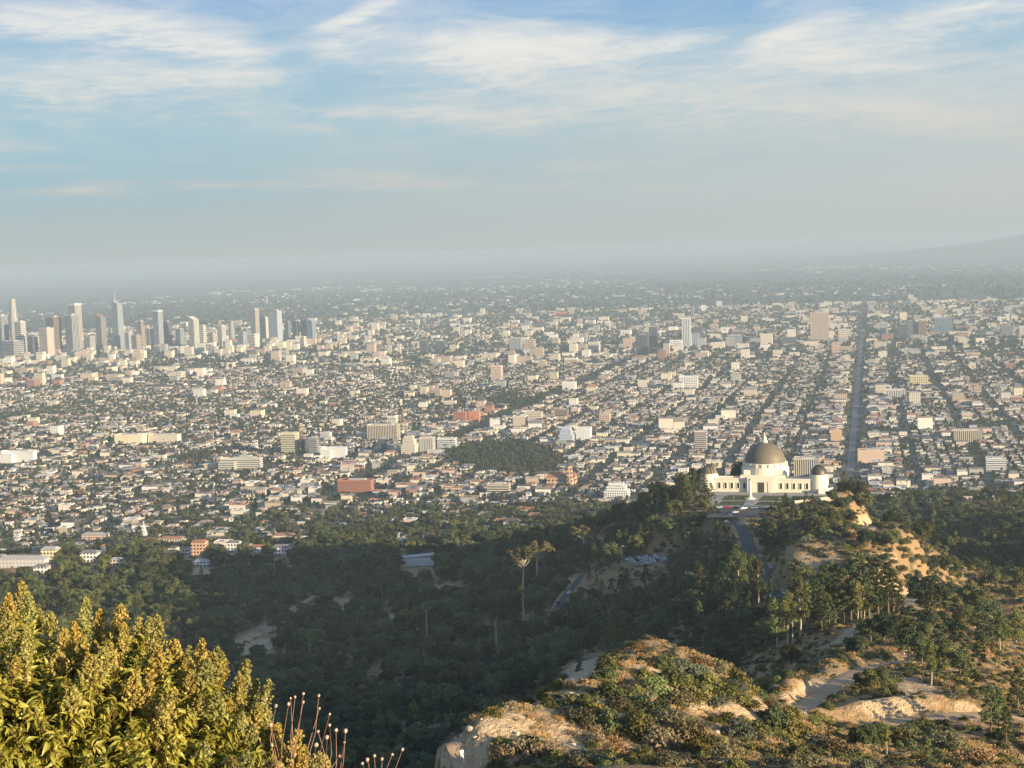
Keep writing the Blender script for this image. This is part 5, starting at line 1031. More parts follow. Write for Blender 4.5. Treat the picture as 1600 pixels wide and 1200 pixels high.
        td = link('telescope_dome', dome_mesh('telescope_dome', 5.5, M_COPPER if s < 0 else M_DARKCU, 1.05, 28), t, (uc, 5, 12.0))
        sh = MB(); ang = R(-22 if s > 0 else -55)
        for off in (-0.8, 0.8):
            pts = [(off * -math.sin(ang) + 5.65 * math.cos(a) * math.cos(ang), off * math.cos(ang) + 5.65 * math.cos(a) * math.sin(ang), 5.9 * math.sin(a)) for a in np.linspace(R(2), R(115), 12)]; sh.tube(pts, 0.28, 5)
        link('shutter_rails', sh.mesh('shutter_rails', [M_DARKCU if s < 0 else M_COPPER]), td)
    hd = MB()
    for i in range(46):
        u = -30 + i * 1.32
        if abs(u) > 9.5: hd.box(u, -1.6, -0.3, 1.25, 1.1, 0.9 + 0.3 * rng.random())
    return o
observatory()
def terrace():
    def sheet(name, pts, mat, lift, label):
        V = [obs_pt(u, v, lift) for u, v in pts]; me = mesh_from(name, V, [list(range(4))], [mat]); tag(link(name, me), label, kind='structure')
    sheet('pavement', [(-47, -20), (52, -20), (50, 14), (-47, 14)], M_TERR, 0.10, 'paved terrace around the observatory')
    sheet('pavement', [(-28, -60), (26, -60), (32, -20.02), (-32, -20.02)], M_TERR, 0.11, 'paved walks between the lawns')
    for (u0, u1) in ((-21, -6), (3, 19)):
        for (v0, v1) in ((-34, -14), (-52, -37)): sheet('lawn', [(u0 - 2, v0), (u1, v0), (u1, v1), (u0, v1)], M_LAWN, 0.16, 'mown lawn in front of the observatory')
    sheet('lawn', [(22, -34), (46, -22), (46, -13), (22, -14)], M_LAWN, 0.16, 'mown lawn right of the entrance walk')
    sheet('car_park', [(-23, -97), (7, -93), (9, -60.5), (-23, -60.5)], M_ROAD, 0.2, 'upper car park below the lawns')
    p0 = LOT[0]; p1 = LOT[1]; t = (p1 - p0) / np.linalg.norm(p1 - p0); nn = np.array([-t[1], t[0], 0])
    V = [p0 - t * 2 - nn * 8 + [0, 0, .25], p1 + t * 2 - nn * 8 + [0, 0, .25], p1 + t * 2 + nn * 13.5 + [0, 0, .25], p0 - t * 2 + nn * 13.5 + [0, 0, .25]]; tag(link('car_park', mesh_from('car_park', V, [[0, 1, 2, 3]], [M_PAVE])), 'pale lower car park among dark trees', kind='structure')
    # the monument on the lawn
    m = obs_pt(-4.4, -27); o = link('monument', MB().lathe([(1.6, -0.3), (1.6, 1.0), (1.35, 1.2), (1.0, 10.0), (0.75, 11.2), (0.05, 12.2)], 6).mesh('monument', [M_WHITE]), loc=m, rotz=0.3); tag(o, 'tall white pillar monument on the lawn before the entrance', 'monument')
    b = MB(); b.lathe([(3.6, -0.3), (3.6, 0.5), (1.8, 0.5), (1.8, 1.3), (1.62, 1.3)], 12); link('base', b.mesh('base', [M_WHITE]), o)
    ar = MB(); ar.lathe([(0.15, 12.1), (0.5, 12.5), (0.5, 12.9), (0.1, 13.3)], 8); link('finial', ar.mesh('finial', [M_COPPER]), o)
    # parapet wall along the right edge of the lawn
    wl = MB(); a = obs_pt(20, -46); c = obs_pt(47, -21); wl.tube([a - [0, 0, 2], c - [0, 0, 2]], 0.1, 4); q = MB(); dx = c - a; L = float(np.hypot(dx[0], dx[1])); q.box(0, 0, -3.0, L, 0.9, 4.3); q.box(0, 0, 1.301, L + .3, 1.3, 0.25)
    o = link('stone_wall', q.mesh('stone_wall', [plaster('pale_stone', (0.50, 0.42, 0.32))]), loc=(a + c) / 2, rotz=math.atan2(dx[1], dx[0])); tag(o, 'pale retaining wall along the right edge of the lawn', 'wall')
    h = obs_pt(44, 8); kk = MB(); kk.box(0, 0, -3, 9, 6, 6.5); o = link('service_kiosk', kk.mesh('service_kiosk', [M_WHITE]), loc=h, rotz=-OBS_AZ); tag(o, 'small white block right of the observatory', 'kiosk'); r = MB(); r.box(0, 0, 3.51, 9.5, 6.5, 0.35, bottom=True); link('roof', r.mesh('roof', [M_TERR]), o)
terrace()

# ------------------------------------------------------------------ cars
CARC = {'white': (0.75, 0.75, 0.74), 'silver': (0.45, 0.46, 0.47), 'black': (0.02, 0.02, 0.022), 'red': (0.45, 0.04, 0.03), 'blue': (0.05, 0.10, 0.28), 'grey': (0.16, 0.17, 0.18)}
CARM = {}
for k, c in CARC.items():
    m, T, b = new_mat('car_paint', 0.3, 0.5); b.inputs['Base Color'].default_value = c + (1,); b.inputs['Coat Weight'].default_value = 0.6; CARM[k] = m
M_TYRE = flat_mat('tyre', (0.02, 0.02, 0.02), 0.8)
def loft(secs):                   # list of (x, half width, z low, z high)
    V = []; F = []
    for x, w, z0, z1 in secs: V += [(x, -w, z0), (x, w, z0), (x, w * .92, z1), (x, -w * .92, z1)]
    n = len(secs)
    for i in range(n - 1):
        for j in range(4): F.append((4 * i + j, 4 * i + (j + 1) % 4, 4 * i + 4 + (j + 1) % 4, 4 * i + 4 + j))
    F += [(3, 2, 1, 0), (4 * n - 4, 4 * n - 3, 4 * n - 2, 4 * n - 1)]; return V, F
_body = {k: mesh_from('car', *loft([(-2.2, .75, .35, .75), (-2.1, .86, .25, .92), (-1.3, .9, .22, 1.0), (0.9, .9, .22, .98), (1.8, .86, .25, .86), (2.2, .72, .35, .68)]), [m]) for k, m in CARM.items()}
_cab = mesh_from('windows', *loft([(-1.75, .74, .93, .98), (-1.2, .74, .93, 1.42), (0.25, .72, .93, 1.45), (1.05, .74, .93, .99)]), [M_GLASS])
_roof = {k: mesh_from('roof', *loft([(-1.2, .68, 1.4, 1.47), (0.2, .66, 1.44, 1.5)]), [m]) for k, m in CARM.items()}
_wh = MB().lathe([(0.02, -.11), (0.32, -.11), (0.34, 0), (0.32, .11), (0.02, .11)], 12).mesh('wheel', [M_TYRE])
def car(p, rz, colr, label, group):
    o = link('parked_car', _body[colr], loc=p, rotz=rz); tag(o, label, 'car', group); link('windows', _cab, o); link('roof', _roof[colr], o)
    for sx in (-1.35, 1.35):
        for sy in (-.82, .82):
            w = link('wheel', _wh, o, (sx, sy, .33)); w.rotation_euler = (math.pi / 2, 0, 0)
def cars():
    cs = list(CARC); t0 = -OBS_AZ
    seq = ['white', 'black', 'silver', 'blue', 'white', 'red', 'black', 'silver', 'white', 'blue', 'red', 'silver', 'black', 'white', 'grey', 'blue']
    for i in range(9):            # angled row at the head of the road
        p = obs_pt(-4 - i * 1.7, -66 - i * 7.0, 0.22); p[2] = float(H(p[0:1], p[1:2])[0]) + 0.27; car(p, t0 + 0.5, seq[i], f'{seq[i]} car, number {i + 1} down the slanted row below the lawn', 'cars parked along the observatory road')
    for i in range(5):
        p = obs_pt(-20 + i * 5.6, -63.5, 0.25); car(p, t0, seq[(i + 4) % 16], f'{seq[(i + 4) % 16]} car along the lawn edge, {["first", "second", "third", "fourth", "fifth"][i]} from the left', 'cars parked along the lawn edge')
    tt = np.gradient(PL_ROAD[:, :2], axis=0)
    for i, k in enumerate(range(14, 38, 3)):
        a = math.atan2(tt[k, 1], tt[k, 0]); q = PL_ROAD[k] + np.array([math.sin(a), -math.cos(a), 0]) * (4.2 if i % 3 else -4.2); c = seq[(i * 3 + 2) % 16]
        car((q[0], q[1], q[2] + 0.4), a, c, f'{c} car by the road kerb, {["just below the slanted row", "second down", "third down", "fourth down", "fifth down", "sixth down", "seventh down", "lowest of all"][i]}', 'cars along the road kerb')
    p0, p1 = LOT; t = (p1 - p0) / np.linalg.norm(p1 - p0); nn = np.array([-t[1], t[0], 0]); L = np.linalg.norm(p1 - p0); a = math.atan2(nn[1], nn[0])
    for r, off in enumerate((10.5, 4.0, -4.5)):
        for i in range(int(L // 3.0)):
            if r and i in (2, 5): continue
            q = p0 + t * (1.5 + i * 3.0) + nn * off; c = ['white', 'white', 'silver', 'white', 'black', 'white', 'grey', 'silver', 'red', 'white'][(i * 3 + r) % 10]
            car((q[0], q[1], q[2] + 0.27), a, c, f'{c} car in the {("far", "middle", "near")[r]} row of the lower car park, place {i + 1} from the left', f'cars in the {("far", "middle", "near")[r]} row of the lower car park')
    q = PL_CANYON[6]; tt = PL_CANYON[8] - PL_CANYON[5]; car((q[0] + 1.4, q[1], q[2] + .4), math.atan2(tt[1], tt[0]), 'white', 'white car stopped on the canyon road between dark trees', 'cars on the canyon road')
    q = PL_CANYON[3]; car((q[0] - 1.4, q[1], q[2] + .4), math.atan2(tt[1], tt[0]), 'black', 'black car on the canyon road beside the white one', 'cars on the canyon road')
    p = p0 + nn * 12; o = link('lamp_post', MB().tube([(0, 0, -1), (0, 0, 4), (0, 0, 9)], [.2, .16, .12], 6).mesh('lamp_post', [M_WHITE]), loc=p); tag(o, 'white lamp post at the left end of the lower car park', 'lamp post')
    b = MB(); b.box(0.7, 0, 8.9, 1.8, .4, .22, bottom=True); link('lamp_head', b.mesh('lamp_head', [M_WHITE]), o)
cars()

# ------------------------------------------------------------------ other buildings on and below the hills
def theatre():
    p = cast(652, 884)[0]; d = math.hypot(p[0], p[1]); w = 54 * d / FPX; o = link('theatre_building', MB().box(0, 4, -6, w, 9, 13).mesh('theatre_building', [plaster('pale_wall', (0.52, 0.53, 0.52))]), loc=p, rotz=0.05); tag(o, 'pale windowless theatre building among the dark trees', 'theatre')
    V = [(-w * .52, -.8, 7.01), (w * .51, -.8, 8.6), (w * .51, 8.8, 8.8), (-w * .52, 8.8, 7.21)]; V2 = [(x, y, z + .5) for x, y, z in V]
    link('roof', mesh_from('roof', V + V2, [(3, 2, 1, 0), (4, 5, 6, 7), (0, 1, 5, 4), (1, 2, 6, 5), (2, 3, 7, 6), (3, 0, 4, 7)], [M_ROOF]), o)
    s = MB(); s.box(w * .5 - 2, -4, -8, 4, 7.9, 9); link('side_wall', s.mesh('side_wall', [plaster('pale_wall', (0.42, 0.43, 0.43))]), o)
theatre()
VILLAS = [(38, 886, 74, 17, (.5, .5, .48), 'white', 'long shade-grey house with white roof at the left edge, just above the shrub'), (80, 876, 24, 22, (.66, .6, .36), 'white', 'yellow sunlit house right of the long white one'), (142, 876, 26, 16, WHITE, 'grey', 'white house with dark windows among trees on the left'), (66, 893, 20, 10, WHITE, 'grey', 'small low white house at the shaded hill edge'),  # first house: shade put into its white walls as grey
                              (184, 882, 18, 10, CREAM, 'white', 'small cream house half hidden by trees on the left'), (313, 868, 22, 26, (.56, .36, .24), 'clay', 'orange stucco house on a white base at the hill edge'), (318, 884, 26, 9, WHITE, 'white', 'white base wall house below the orange stucco house'), (292, 866, 12, 12, WHITE, 'grey', 'narrow white house left of the orange one'),
                              (366, 862, 20, 18, WHITE, 'grey', 'white house with tall gable right of the orange one'), (402, 864, 24, 12, WHITE, 'clay', 'low white house with a clay roof near the hill edge'), (440, 866, 24, 15, WHITE, 'grey', 'white house, rightmost of the row at the shaded hill edge'), (445, 845, 34, 12, CREAM, 'clay', 'long house with red tiled roof above the hill edge'), (150, 848, 40, 16, PINKC, 'white', 'pinkish house with white roof on the left slope'), (270, 852, 34, 14, CREAM, 'clay', 'cream house with tiled roof left of centre'), (630, 852, 12, 12, WHITE, 'white', 'tiny white house above the theatre building')]
def villas():
    roofs = {'clay': flat_mat('clay_tiles', (0.34, 0.17, 0.11)), 'white': M_ROOF, 'grey': flat_mat('grey_shingles', (0.2, 0.19, 0.18))}
    for px, py, w, h, wc, rf, lab in VILLAS:
        p = cast(px, py, 900, 2300)[0]; d = math.hypot(p[0], p[1]); W = w * d / FPX; Hh = h * d / FPX * 0.85; L = min(W, 14) * .8
        o = link('villa', MB().box(0, 0, -4, W, L, Hh + 4).mesh('villa', [bmat(wc, (0.05, 0.05, 0.05), 'plain' if w > 60 else 'grid', 3.4)]), loc=p, rotz=-0.15); tag(o, lab, 'house')
        V = [(-W * .53, -L * .55, Hh + .01), (W * .53, -L * .55, Hh + .01), (W * .53, L * .55, Hh + .01), (-W * .53, L * .55, Hh + .01), (-W * .36, 0, Hh + L * .2), (W * .36, 0, Hh + L * .2)]
        me = bpy.data.meshes.new('roof'); me.from_pydata(V, [], [(0, 1, 5, 4), (2, 3, 4, 5), (1, 2, 5), (3, 0, 4), (3, 2, 1, 0)]); me.materials.append(roofs[rf]); link('roof', me, o)
        dd = MB(); dd.box(-W * .2, -L * .5 - .06, 0, 1.2, .2, 2.3); link('door', dd.mesh('door', [M_DOOR]), o)
villas()
def far_hills():
    # low range far beyond the plain on the right
    n = 90; V = []; F = []
    for i in range(n + 1):
        t = i / n; px = 1180 + t * 1300; D = 33000; yh = np.interp(px, [1180, 1300, 1400, 1500, 1560, 1600, 1700, 1900, 2200, 2480], [410, 403, 394, 383, 373, 366.5, 362, 354, 356, 372]) + 2.0 * vnoise(np.array([i * 1.0]), np.array([1.0]), 6, 81)[0]
        top = P(px, yh, D); 
        for k, f in enumerate(np.linspace(0, 1, 7)):
            q = P(px, 500, D - 2600 + 2600 * f); V.append((q[0], q[1], 25 + (top[2] - 25) * f ** 1.3 + (0 if k in (0, 6) else 14 * vnoise(np.array([i * 1.0]), np.array([k * 1.0]), 2.3, 82)[0])))
        q = P(px, 500, D + 3000); V.append((q[0], q[1], 20))
    idx = np.arange((n + 1) * 8).reshape(n + 1, 8); F = np.stack([idx[:-1, :-1], idx[1:, :-1], idx[1:, 1:], idx[:-1, 1:]], -1).reshape(-1, 4)
    tag(link('hills', mesh_from('hills', V, F, [flat_mat('far_hill_scrub', (0.07, 0.075, 0.05), 0.95, 0.1, 0.3, 0.003)], True)), 'low range beyond the plain on the right', kind='structure')
far_hills()

# ------------------------------------------------------------------ people
M_SKIN = flat_mat('skin', (0.48, 0.30, 0.21), 0.6, 0.3, 0.05)
def skin_mesh(name, pts, edges, rad, mats, sub=1):
    me = bpy.data.meshes.new(name); me.from_pydata(pts, edges, []); o = bpy.data.objects.new(name, me); COL.objects.link(o)
    md = o.modifiers.new('skin', 'SKIN'); md.use_smooth_shade = True
    for i, r in enumerate(rad): me.skin_vertices[0].data[i].radius = r if hasattr(r, '__len__') else (r, r)
    me.skin_vertices[0].data[0].use_root = True
    sb = o.modifiers.new('sub', 'SUBSURF'); sb.levels = sb.render_levels = sub
    dg = bpy.context.evaluated_depsgraph_get(); m2 = bpy.data.meshes.new_from_object(o.evaluated_get(dg)); m2.name = name
    bpy.data.objects.remove(o); m2.materials.clear()
    for m in mats: m2.materials.append(m)
    return m2
def person_meshes(stride):
    s = stride
    pts = [(0, 0, .95), (0, 0, 1.15), (0, .01, 1.36), (0, .015, 1.48), (0, .0, 1.56), (0, -.01, 1.66), (0, 0, 1.75),
           (.18, .0, 1.41), (.235, .02 + s * .25, 1.14), (.225, -.10 + s * .3, .93), (.225, -.12 + s * .32, .85), (-.18, .0, 1.41), (-.235, .02 - s * .25, 1.14), (-.225, -.10 - s * .3, .93), (-.225, -.12 - s * .32, .85),
           (.095, 0, .90), (.105, -.05 - s * .28, .50), (.105, .03 - s * .42, .09), (.11, -.13 - s * .42, .035), (-.095, 0, .90), (-.105, -.05 + s * .22, .50), (-.105, .10 + s * .40, .10), (-.11, -.05 + s * .42, .035)]
    ed = [(0, 1), (1, 2), (2, 3), (3, 4), (4, 5), (5, 6), (2, 7), (7, 8), (8, 9), (9, 10), (2, 11), (11, 12), (12, 13), (13, 14), (0, 15), (15, 16), (16, 17), (17, 18), (0, 19), (19, 20), (20, 21), (21, 22)]
    rad = [(.15, .10), (.135, .09), (.165, .10), .06, .065, .095, .07, .06, .045, .036, .03, .06, .045, .036, .03, .085, .06, .042, .035, .085, .06, .042, .035]
    # five fingers and a thumb on each hand, a nose and ears on the head
    for wr, sx in ((10, 1), (14, -1)):
        w = np.array(pts[wr])
        for k, (dy, ln) in enumerate([(-.030, .075), (-.012, .085), (.008, .08), (.026, .062)]):
            i = len(pts); pts.append(tuple(w + [sx * .004, dy, -.045])); pts.append(tuple(w + [-sx * .006, dy - .012, -.045 - ln])); ed += [(wr, i), (i, i + 1)]; rad += [.011, .008]
        i = len(pts); pts.append(tuple(w + [-sx * .012, -.045, -.02])); pts.append(tuple(w + [-sx * .02, -.06, -.06])); ed += [(wr, i), (i, i + 1)]; rad += [.011, .008]
    i = len(pts); pts.append((0, -.115, 1.635)); ed.append((5, i)); rad.append(.014)
    body = skin_mesh('person', pts, ed, rad, [M_SKIN], 2)
    g = lambda r: tuple(1.22 * q for q in r) if hasattr(r, '__len__') else r * 1.28
    top = skin_mesh('shirt', [pts[i] for i in (1, 0, 2, 7, 8, 11, 12)], [(0, 1), (0, 2), (2, 3), (3, 4), (2, 5), (5, 6)], [g(rad[i]) for i in (1, 0, 2, 7, 8, 11, 12)], [], 2)
    leg = skin_mesh('trousers', [pts[i] for i in (0, 15, 16, 17, 19, 20, 21)], [(0, 1), (1, 2), (2, 3), (0, 4), (4, 5), (5, 6)], [(.155, .115)] + [g(rad[i]) for i in (15, 16, 17, 19, 20, 21)], [], 2)
    hr = MB(); hr.lathe([(.112 * math.cos(t), .125 * math.sin(t)) for t in np.linspace(R(-25), R(88), 7)], 14); hair = hr.mesh('hair', [flat_mat('hair', (.05, .035, .025), .6)], True)
    return body, top, leg, hair
PM = [person_meshes(0.0), person_meshes(1.0)]
CLOTH = {k: flat_mat('cloth', c, 0.9, 0.1, 0.08, 6) for k, c in dict(white=(.78, .77, .74), black=(.03, .03, .035), blue=(.08, .13, .26), red=(.40, .06, .05), grey=(.3, .3, .3), tan=(.45, .36, .26)).items()}
_pc = {}
def person(p, rz, top, leg, pose, label, group=None):
    b, t, l, h = PM[pose]; o = link('person', b, loc=p, rotz=rz); tag(o, label, 'person', group)
    for nm, me, c in (('shirt', t, top), ('trousers', l, leg)):
        k = (nm, pose, c)
        if k not in _pc: m2 = me.copy(); m2.materials.append(CLOTH[c]); _pc[k] = m2
        link(nm, _pc[k], o)
    link('hair', h, o, (0, .012, 1.665))
def people():
    pl = PL_NEAR; i = 9; q = pl[i]; q = cast(722, 1193, 140)[0]; person((q[0], q[1], q[2] + 0.12), 0.3, 'white', 'white', 1, 'person in white walking the dirt trail on the near knoll')
    q = cast(1314, 1000, 400)[0]; person((q[0], q[1], q[2] + .15), 2.0, 'white', 'blue', 0, 'person in a white top standing by the pine grove trail')
    q = cast(1297, 1013, 380)[0]; person((q[0], q[1], q[2] + .15), 1.0, 'black', 'black', 1, 'person in dark clothes on the trail below the pine grove')
    tops = ['white', 'red', 'black', 'white', 'blue', 'tan', 'white', 'grey', 'white', 'black', 'red', 'white']
    for i, (u, v) in enumerate([(-15, -30), (-12, -26), (-20, -24), (8, -20), (12, -24), (15, -28), (27, -18), (31, -20), (36, -17), (24, -26), (-2, -38), (1, -46)]):
        p = obs_pt(u, v, .17); w = ['lying closest to the left walk', 'left of the monument', 'near the left wing', 'right of the monument', 'on the right lawn', 'far down the right lawn', 'before the right wing', 'next to another before the right wing', 'near the right wall', 'by the right walk', 'on the middle walk', 'low on the middle walk'][i].replace('lying closest to', 'standing by')
        person(p, rng.random() * 6.28, tops[i], ['blue', 'black', 'tan'][i % 3], i % 2, f'person in {tops[i]} top {w}, before the observatory', 'visitors on the observatory lawn')
people()

# ------------------------------------------------------------------ rocks on the knoll
def rocks():
    m, T, b = new_mat('pale_rock', 0.95, 0.1); tc = T.n('ShaderNodeTexCoord').outputs['Object']; T.put(b.inputs['Base Color'], T.mix(T.noise(tc, 2.0, 6, 0.65), (0.34, 0.25, 0.16, 1), (0.66, 0.56, 0.42, 1)))
    shp = []
    for sd in range(4):
        bm = bmesh.new(); bmesh.ops.create_icosphere(bm, subdivisions=4, radius=0.5); rg = np.random.default_rng(300 + sd); pl = rg.normal(size=(11, 3)); pl /= np.linalg.norm(pl, axis=1)[:, None]
        for v in bm.verts:
            c = np.array(v.co)
            for n_ in pl:
                dd = c @ n_ - 0.36
                if dd > 0: c = c - n_ * dd * 0.92
            c = c * (1 + 0.10 * vnoise(c[0:1] * 9 + 50, c[1:2] * 9 + c[2:3] * 7 + 50, 1.0, sd)[0]); v.co = c * [1.2, 1.0, 0.8]
        me = bpy.data.meshes.new('boulder'); bm.to_mesh(me); bm.free(); me.materials.append(m); shp.append(me)
    L = [(735, 1141, 15, 'large pale boulder at the edge of the near knoll, above the hiker'), (722, 1150, 8, 'small rock just left of the large pale boulder'), (712, 1155, 7, 'flat rock on the left brink of the knoll'), (783, 1112, 9, 'rock on the knoll edge left of the pale cut'), (800, 1108, 8, 'second rock along the knoll edge'), (818, 1104, 10, 'grey rock at the upper end of the pale cut'), (742, 1152, 6, 'small rock below the large pale boulder'),
         (895, 1066, 14, 'broad pale rock below the knoll top'), (905, 1076, 12, 'second pale rock below the knoll top'), (890, 1085, 9, 'grey rock lower on the knoll path'), (912, 1060, 9, 'small pale rock beside the top bush'), (950, 1148, 8, 'white rock between bushes in the middle of the knoll'), (926, 1108, 7, 'small white rock on the dry slope of the knoll'), (1120, 1145, 10, 'tan rock at the right foot of the knoll'), (1150, 1135, 9, 'rock by the trail cut right of the knoll'), (1060, 1185, 12, 'rock at the bottom edge among dry brush'), (1130, 1195, 14, 'pale rock at the bottom edge right of centre'), (1230, 1160, 10, 'rock below the dark bush near the trail')]
    for i, (px, py, w, lab) in enumerate(L):
        p = cast(px, py, 130)[0]; s = w * math.hypot(p[0], p[1]) / FPX; o = link('boulder', shp[i % 4], loc=(p[0], p[1], p[2] + s * .12), rotz=rng.random() * 6.28, scale=s); tag(o, lab, 'rock', 'rocks on the near knoll')
rocks()
def ground_cover():
    rg = np.random.default_rng(77); gm = foliage_mat('dry_grass', (0.30, 0.20, 0.09), (0.52, 0.38, 0.19), 0.2, 0.3, 2.0); pr = []
    for sd in range(3):
        r2 = np.random.default_rng(800 + sd); mb = MB(); n = 70; c = np.stack([r2.normal(size=n) * .28, r2.normal(size=n) * .28, .08 + .16 * r2.random(n)], 1); a = r2.random(n) * 6.28
        mb.quads(c, np.stack([np.cos(a), np.sin(a), .5 * r2.normal(size=n)], 1), 0.07, 0.42, 0, r2); pr.append(mb.mesh('tuft', [gm]))
    def pts(x0, x1, y0, y1, n, keepf):
        x = x0 + (x1 - x0) * rg.random(n); y = y0 + (y1 - y0) * rg.random(n); z = H(x, y); px, py, dep = proj(np.stack([x, y, z], -1)); k = (px > -20) & (px < 1620) & (py < 1230) & ~near_flat(x, y, 0.2) & (rg.random(n) < keepf(x, y, px, py)); return np.stack([x, y, z], 1)[k]
    A = np.concatenate([pts(-45, 95, 155, 262, 9000, lambda x, y, px, py: np.clip(0.55 + 2.2 * vnoise(x, y, 8, 91) - 0.9 * sandy(px, py), 0, 1)), pts(0, 260, 250, 620, 12000, lambda x, y, px, py: np.clip(0.45 + 2.2 * vnoise(x, y, 14, 92) - 0.9 * sandy(px, py), 0, 1) * (px > 1150)), pts(80, 330, 600, 960, 6000, lambda x, y, px, py: np.clip(0.4 + 2 * vnoise(x, y, 20, 93), 0, 1) * (px > 1205))])
    d = np.hypot(A[:, 0], A[:, 1]); scatter('dry_grass', 'dry straw coloured grass on the open slopes', A, rg.integers(0, 3, len(A)), (0.7 + 0.9 * rg.random(len(A))) * (1 + (d > 250) * .5 + (d > 580) * .8), rg.random(len(A)) * 6.28, pr)
    rm = bpy.data.meshes['boulder']; B = np.concatenate([pts(-45, 95, 155, 262, 2600, lambda x, y, px, py: np.clip(0.2 + 1.5 * sandy(px, py) + 1.2 * vnoise(x, y, 9, 94), 0, 1)), pts(0, 220, 262, 480, 2600, lambda x, y, px, py: (px > 1150) * np.clip(0.2 + 1.2 * sandy(px, py), 0, 1))])
    scatter('gravel', 'loose stones on the bare slopes', B, np.zeros(len(B)), 0.12 + 0.75 * rg.random(len(B)) ** 4, rg.random(len(B)) * 6.28, [rm])
ground_cover()

# ------------------------------------------------------------------ the leafy shrub close by, and the dry stalks in front of it
M_LEAF = foliage_mat('sumac_leaves', (0.19, 0.205, 0.028), (0.40, 0.37, 0.070), 0.25, 0.0, 2.2, 0.36, 0.5)
M_PAN = foliage_mat('flower_clusters', (0.25, 0.215, 0.06), (0.45, 0.385, 0.125), 0.2, 0.12, 9.0)
M_TWIG = flat_mat('twig', (0.16, 0.075, 0.045), 0.8, 0.2, 0.3, 30)
M_STALK = flat_mat('dry_stalk', (0.30, 0.17, 0.12), 0.9, 0.1, 0.2, 30)
M_HEAD = flat_mat('seed_head', (0.58, 0.42, 0.30), 0.95, 0.1, 0.3, 60)
def leaf_template(n=5):           # folded, arched blade one unit long
    V = []
    for i in range(n):
        t = i / (n - 1); w = 0.165 * math.sin(math.pi * (0.06 + 0.92 * t) ** 0.8) + 0.006; z = 0.16 * math.sin(t * 2.6) - 0.34 * t * t
        V += [(t, -w, z + w * 0.75), (t, 0, z), (t, w, z + w * 0.75)]
    F = []
    for i in range(n - 1):
        for j in range(2): a = i * 3 + j; F.append((a, a + 1, a + 4, a + 3))
    return np.array(V), np.array(F)
def leaves_mesh(name, P0, D0, L, mat, rg):
    TV, TF = leaf_template(); n = len(P0); D0 = D0 / np.linalg.norm(D0, axis=1)[:, None]
    up = np.array([0, 0, 1.0]) + 0.55 * rg.normal(size=(n, 3)); b = np.cross(up, D0); b /= np.linalg.norm(b, axis=1)[:, None] + 1e-9; c = np.cross(D0, b)
    V = P0[:, None] + L[:, None, None] * (TV[None, :, 0:1] * D0[:, None] + TV[None, :, 1:2] * b[:, None] + TV[None, :, 2:3] * c[:, None])
    F = TF[None] + (np.arange(n) * len(TV))[:, None, None]; return mesh_from(name, V.reshape(-1, 3), F.reshape(-1, 4), [mat], True)
